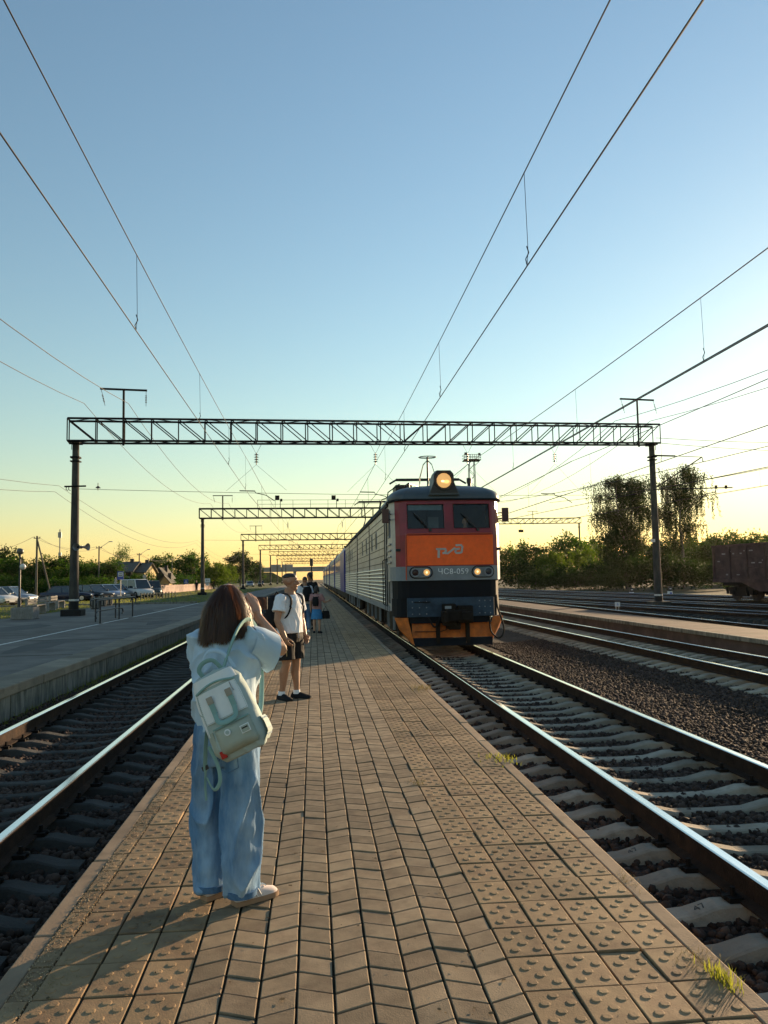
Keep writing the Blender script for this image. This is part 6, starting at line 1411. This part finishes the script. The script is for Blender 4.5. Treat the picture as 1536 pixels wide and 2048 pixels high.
# loose right sleeve with an open hem
axs = (elR - shR).normalized(); s1 = axs.cross(Vector((0, 0, 1))).normalized(); s2_ = s1.cross(axs); rings = []
for f_, rr_, dz in ((-.12, .070, 0), (.05, .080, 0), (.2, .084, -.004), (.35, .087, -.010), (.45, .089, -.014), (.52, .091, -.018), (.58, .094, -.022), (.63, .096, -.026), (.635, .092, -.026), (.6, .09, -.024)):
    c = shR.lerp(elR, f_) + Vector((0, 0, dz)); ring = []
    for j in range(36):
        a_ = 2 * math.pi * j / 36; v_ = s1 * math.cos(a_) + s2_ * math.sin(a_) * (1.0 if math.sin(a_) > 0 else 1.18)
        ring.append(c + v_ * rr_ * (1 + .075 * f_ * (noise.noise(Vector((math.cos(a_) * 2.2, math.sin(a_) * 2.2, f_ * 2.0))) + .6 * noise.noise(Vector((math.cos(a_) * 5, math.sin(a_) * 5, f_ * 5))))))
    rings.append(ring)
MB().loft(rings, caps=False).build('sleeve', M['tshirt_blue'], w, 60)
# wide jeans
t = MB(); t.loft([ering((0, 0, z), rx, ry, 22) for z, rx, ry in ((.70, .17, .135), (.80, .185, .148), (.88, .175, .14), (.95, .15, .115), (.98, .145, .11))])
legs = {'L': [(-.075, .0, .84), (-.095, .01, .62), (-.10, .02, .40), (-.10, .02, .20), (-.10, .02, .055)], 'R': [(.085, 0, .84), (.10, -.02, .62), (.105, -.03, .40), (.105, -.03, .20), (.105, -.02, .06)]}
for k, pts_ in legs.items(): t.loft([ering(p, rx, ry, 22, rz=R(20)) for p, (rx, ry) in zip(pts_, ((.105, .12), (.110, .120), (.106, .112), (.096, .103), (.084, .09)))])
jn = remesh(t, 'jeans', .007, M['denim'], w, 2, .031, (9, 9, 2.5), 1.7, .007, zfun=lambda z: min(1, max(.15, (1.0 - z) * 1.6)))
for k, pts_ in legs.items():
    p = pts_[-1]; MB().loft([ering((p[0], p[1], z), .080 + d, .086 + d, 26, rz=R(20)) for z, d in ((.046, -.004), (.048, .003), (.078, .006), (.080, -.004))], caps=False).build('cuff', M['denim_dark'], jn, 60)
# seams and back pocket
MB().tube([(.13, -.125, .80), (.145, -.13, .70), (.09, -.150, .675), (.03, -.150, .70), (.03, -.148, .81)], .0025, 5).build('pocket_seam', M['denim_dark'], jn)
for k in range(26):
    x = .035 + .1 * k / 25; MB().tube([(x, -.158 + .03 * abs(x - .08), .735 + .012 * math.sin(k * 1.9) + .03 * k / 25), (x + .006, -.158 + .03 * abs(x - .08), .75 + .012 * math.cos(k * 2.3) + .03 * k / 25)], .0018, 4).build('embroidery', M['denim_dark'], jn)
# shoes with three stripes
for cx, cy, az, k in ((.125, .015, R(34), 0), (-.09, .05, R(20), 1)):
    Mz = Matrix.Rotation(-az, 3, 'Z'); c = Vector((cx, cy, 0)); prof = ((-.085, .026, .055), (-.07, .036, .082), (-.02, .039, .088), (.04, .041, .082), (.09, .044, .064), (.135, .043, .052), (.165, .034, .044), (.178, .018, .032))
    def rg_(zlo, grow, zhi=None):
        return [[c + Mz @ Vector(((wd + grow) * math.cos(a), yy * (1 + grow), (zlo + ((zt if zhi is None else zhi) - zlo) * max(0, math.sin(a)) ** .8))) for a in [2 * math.pi * i / 16 for i in range(16)]] for yy, wd, zt in prof]
    up = MB().loft(rg_(.022, 0)).build('shoe', M['shoe_upper'], w, 50); MB().loft([[c + Mz @ Vector(((wd + .004) * math.cos(a) , yy * 1.03, .026 if math.sin(a) > 0 else .002)) for a in [2 * math.pi * (i + .5) / 16 for i in range(16)]] for yy, wd, zt in prof]).build('sole', M['shoe_sole'], up, 40)
    for sx in (-1, 1):
        for j in range(3):
            y0 = .0 + j * .026; pts_ = [c + Mz @ Vector((sx * (.0425), y0 + .012, .030)), c + Mz @ Vector((sx * .0405, y0, .05)), c + Mz @ Vector((sx * .030, y0 - .012, .074))]; MB().tube(pts_, .006, 6, flat=.4).build('stripe', M['shoe_white'], up)
    for j in range(4): MB().tube([c + Mz @ Vector((-.02, .05 + j * .017, .084 - j * .006)), c + Mz @ Vector((.02, .05 + j * .017, .084 - j * .006))], .0035, 5).build('lace', M['shoe_white'], up)
# hair: solid cap with strands over it
def hair_r(z, a):            # radius of the bob round the head axis at local height z, angle a (0 = right, 90 = front)
    t_ = max(0, min(1, (1.605 - z) / .33)); base = .112 * math.sin(min(1, t_ * 2.1 + .05) * math.pi / 2) ** .7; flare = .060 * max(0, t_ - .25) ** 1.1
    return base + flare
HC2 = HCW + Vector((0, -.015, 0)); cap = MB(); rings = []
for k in range(13):
    z = 1.600 - .25 * k / 12; rings.append([Vector((HC2.x + hair_r(z, a) * .93 * math.cos(a), HC2.y + (hair_r(z, a) * (1.0 if math.sin(a) < 0 else (.95 if z > 1.53 else .62))) * math.sin(a), z)) for a in [2 * math.pi * j / 24 for j in range(24)]])
cap.loft(rings); hair = remesh(cap, 'hair', .008, M['hair_brown'], w, 3, .006, (30, 30, 4), 8)
rg = np.random.default_rng(11); V = []; Fq = []; rn = []
for i in range(6500):
    a = rg.uniform(R(-215), R(40)) if i % 8 else rg.uniform(0, 6.28); front = math.sin(a) > .72; lay = rg.uniform(.97, 1.07); zend = (1.318 + .055 * rg.random() ** 2 + .010 * math.sin(a * 7) + .014 * math.sin(a * 17) + .02 * math.cos(a)) if not front else 1.52; wv = rg.normal() * .009; ph_ = rg.uniform(0, 6.28); z0 = 1.607 - .06 * rg.random() ** 2; n = 9; wd = rg.uniform(.0008, .0018); stray = .012 * rg.random() ** 6; b0 = len(V); tw_ = rg.normal() * .12
    for j in range(n):
        f_ = j / (n - 1); z = z0 + (zend - z0) * f_; aa = a + tw_ * f_; r_ = hair_r(z, aa) * lay + .004 + wv * math.sin(f_ * 5 + ph_) + stray * f_ * 2; p = Vector((HC2.x + r_ * .93 * math.cos(aa), HC2.y + r_ * (1 if math.sin(aa) < 0 else (.95 if z > 1.53 else .78)) * math.sin(aa), z)); tx, ty = -math.sin(aa) * wd * (1.2 - f_ * .6), math.cos(aa) * wd * (1.2 - f_ * .6); V += [(p.x - tx, p.y - ty, p.z), (p.x + tx, p.y + ty, p.z)]
        if j: k = b0 + 2 * j; Fq.append((k - 2, k - 1, k + 1, k))
    rn += [rg.random()] * (2 * n)
o = bpy.data.objects.new('hair_strands', npmesh('hair_strands', np.array(V), np.array(Fq), M['hair_brown'], np.array(rn), True)); col.objects.link(o); o.parent = hair
# backpack, hanging askew from one shoulder
bp = empty('backpack', WL + Matrix.Rotation(WR, 3, 'Z') @ Vector((.235, -.225, .80)), 0, 'pale mint and white backpack hanging askew on the woman\'s back', 'backpack'); bp.scale = (.86,) * 3; bp.rotation_euler = (R(-5), R(-25), WR + R(14))
def bw(z):                     # half width and half depth of the pack at height z
    t_ = z / .50; return .165 * (1 - .10 * t_ - .62 * max(0, t_ - .62) ** 1.7 * 1.5) * min(1, .72 + t_ * 2.6), .085 * (1 - .22 * t_) * min(1, .6 + t_ * 3)
zs = [0, .012, .035, .08, .14, .2, .26, .32, .38, .43, .465, .485, .497]
pk_ = MB(); pk_.loft([ering((0, 0, z), bw(z)[0] * (1 if z < .45 else math.sqrt(max(.02, 1 - ((z - .45) / .05) ** 2))), bw(z)[1] * (1 if z < .45 else math.sqrt(max(.02, 1 - ((z - .45) / .05) ** 2))), 28, sq=.62) for z in zs])
pb = remesh(pk_, 'main_bag', .007, M['bagA'], bp, 3, .006, (10, 10, 8), 4, .002)
def face_y(x, z, off=0):
    a, d = bw(z); u = min(.98, abs(x) / a); return -(d * (1 - u ** 3.2) ** (1 / 3.2)) - off
def panel(x0f, x1f, z0, z1, off, name, m, par, nx=10, nz=8, slant=0, thick=.006, bulge=0):
    V_, Fq_ = [], []; N = nx + 1
    for lay in (0, 1):
        for j in range(nz + 1):
            z = z0 + (z1 - z0) * j / nz
            for i in range(nx + 1):
                u = x0f + (x1f - x0f) * i / nx; x = bw(z)[0] * u; zz_ = z + slant * u; bu = bulge * (1 - (2 * i / nx - 1) ** 4) * (1 - (2 * j / nz - 1) ** 4)
                V_.append((x, face_y(x, z, off + bu if lay == 0 else off - thick), zz_))
    K = N * (nz + 1)
    for j in range(nz):
        for i in range(nx): a_ = j * N + i; Fq_.append((a_, a_ + 1, a_ + N + 1, a_ + N))
    ed = [(i, i + 1) for i in range(nx)] + [(nz * N + i + 1, nz * N + i) for i in range(nx)] + [(j * N + N, j * N) for j in range(nz)] + [(j * N + nx, j * N + N + nx) for j in range(nz)]
    for a_, b_ in ed: Fq_.append((b_, a_, a_ + K, b_ + K))
    return MB().add(V_, Fq_).build(name, m, par, 60)
panel(-.82, .80, .225, .40, .006, 'white_flap', M['bagW'], bp, thick=.02)
panel(-.93, .93, .415, .475, .004, 'top_panel', M['bagW'], bp, thick=.02)
panel(-.98, -.86, .16, .44, .004, 'side_trim', M['bagW'], bp, 4, 10, thick=.02)
panel(-.62, .74, .035, .185, .010, 'front_pocket', M['bagO'], bp, 12, 8, thick=.02, bulge=.030)
panel(-.97, -.72, .02, .18, .004, 'lower_panel', M['bagO'], bp, 4, 8, thick=.02)
def onface(u, z, off): x = bw(z)[0] * u; return Vector((x, face_y(x, z, off), z))
MB().tube([onface(u, .395 + .035 * math.cos(u * 1.55), .010) for u in np.linspace(-.84, .84, 15)], .0065, 6).build('zip', M['bagS'], bp, 60)
MB().tube([onface(u, .187, .016 + .012 * (1 - u * u)) for u in np.linspace(-.62, .74, 13)], .005, 6).build('pocket_zip', M['bagS'], bp, 60)
for a_, b_, zz0, zz1, off_ in ((-.60, .72, .04, .18, .012), (-.80, .78, .23, .395, .0075)):          # stitched seams
    for k_ in range(34):
        u_ = a_ + (b_ - a_) * (k_ + .15) / 34; u2_ = a_ + (b_ - a_) * (k_ + .7) / 34; MB().tube([onface(u_, zz0, off_), onface(u2_, zz0, off_)], .0011, 4).build('stitch', M['bagS'], bp)
    for k_ in range(16):
        z_ = zz0 + (zz1 - zz0) * (k_ + .15) / 16; z2_ = zz0 + (zz1 - zz0) * (k_ + .7) / 16
        for u_ in (a_, b_): MB().tube([onface(u_, z_, off_), onface(u_, z2_, off_)], .0011, 4).build('stitch', M['bagS'], bp)
MB().tube([onface(.6, .395, .014), onface(.6, .365, .02), onface(.62, .34, .018)], .003, 5).build('zip_puller', M['galv'], bp)
for u in (-.34, .42):
    c = onface(u, .345, .016); d = onface(u, .27, .018); MB().box((c + d) / 2 + Vector((0, .0, 0)), (.030, .006, .085)).build('webbing', M['bagS'], bp); MB().box(c + Vector((0, -.004, 0)), (.036, .008, .042)).build('leather_tab', mat('leather_tab', (.33, .30, .25), .6) if 'leather_tab' not in bpy.data.materials else bpy.data.materials['leather_tab'], bp, bevel=.002)
MB().tube(sm([onface(-.34, .265, .02), onface(-.28, .215, .035), onface(.05, .20, .045), onface(.36, .215, .035), onface(.42, .265, .02)]), .014, 8, flat=.25).build('front_strap', M['bagS'], bp, 60)
MB().box(onface(.50, .125, .044), (.055, .005, .045)).build('label_frame', M['bagW'], bp, bevel=.002); MB().box(onface(.50, .125, .047), (.044, .004, .034)).build('label', M['bagO'], bp); MB().box(onface(.50, .130, .0495), (.034, .002, .008)).build('label_print', M['black'], bp)
c = onface(-.12, .145, .042); MB().cyl(c, c + Vector((0, -.006, 0)), .018, n=16).build('badge', M['bagW'], bp); MB().cyl(c + Vector((0, -.006, 0)), c + Vector((0, -.008, 0)), .011, n=16).build('badge_centre', M['bagA'], bp)
MB().box(onface(-.66, .045, .008), (.034, .012, .042)).build('red_tag', M['red'], bp, bevel=.003)
for k in range(4):               # mesh side pocket
    MB().tube([(bw(.04 + .03 * k)[0] + .012, -.05 + .02 * j, .04 + .03 * k + .008 * (j % 2)) for j in range(6)], .0025, 4).build('side_net', M['bagW'], bp)
MB().loft([[(bw(z)[0] + g_, y, z) for y in (-.055, -.03, 0, .03, .055)] for z, g_ in ((.02, .002), (.06, .012), (.12, .014), (.15, .006))], caps=False, closed=False).build('side_pocket', M['bagA'], bp, 60)
MB().tube(sm([(-.06, .02, .475), (-.07, .0, .53), (-.03, -.01, .56), (.03, -.01, .55), (.055, .02, .475)]), .013, 8, flat=.3).build('grab_handle', M['bagS'], bp, 60)
# shoulder straps
ib = (Matrix.Translation(bp.location) @ bp.rotation_euler.to_matrix().to_4x4() @ Matrix.Scale(.86, 4)).inverted() @ (Matrix.Translation(WL) @ Matrix.Rotation(WR, 4, 'Z'))
sp = [ib @ Vector(v) for v in ((.10, -.21, 1.20), (.115, -.165, 1.30), (.12, -.085, 1.39), (.12, 0, 1.415), (.12, .09, 1.36), (.12, .155, 1.24), (.13, .16, 1.08), (.17, .04, .93), (.16, -.12, .86))]
MB().tube(sm(sp), [.033] * 28 + [.016] * 13, 10, flat=.28).build('shoulder_strap', M['bagS'], bp, 60)
sp = [ib @ Vector(v) for v in ((.16, -.20, 1.20), (.09, -.205, 1.275), (.0, -.195, 1.27), (-.03, -.19, 1.17), (-.01, -.20, 1.06), (.05, -.22, 1.0))]
MB().tube(sm(sp), .012, 8, flat=.4).build('loose_strap', M['tshirt_blue'], bp, 60)
sp = [ib @ Vector(v) for v in ((.05, -.23, 1.0), (.02, -.23, .88), (.008, -.225, .74), (.01, -.22, .70))]
MB().tube(sm(sp), .024, 8, flat=.25).build('hanging_strap', M['bagS'], bp, 60)
sp = [ib @ Vector(v) for v in ((.01, -.222, .72), (.006, -.22, .63), (.012, -.22, .56))]
MB().tube(sm(sp), .013, 8, flat=.25).build('strap_end', M['bagS'], bp, 60); MB().box(ib @ Vector((.009, -.226, .715)), (.036, .012, .025)).build('buckle', M['black'], bp)
sp = [ib @ Vector(v) for v in ((.03, -.23, .82), (.08, -.235, .74), (.095, -.235, .66), (.06, -.23, .615), (.015, -.224, .67))]
MB().tube(sm(sp), .011, 8, flat=.3).build('strap_loop', M['bagS'], bp, 60)
# ================================================================ evening haze
hz = MB().bb(-1600, 1600, -400, 2600, -1.6, 41).build('haze', [])
tag(hz, 'thin evening haze over the railway yard', 'haze', kind='stuff')
hm_ = bpy.data.materials.new('haze'); hm_.use_nodes = True; hn = hm_.node_tree.nodes; hn.remove(hn['Principled BSDF'])
pvn = hn.new('ShaderNodeVolumePrincipled'); pvn.inputs['Color'].default_value = (1.0, .93, .82, 1); pvn.inputs['Density'].default_value = .00005; pvn.inputs['Anisotropy'].default_value = .45
hm_.node_tree.links.new(pvn.outputs[0], hn['Material Output'].inputs['Volume']); hz.data.materials.append(hm_)
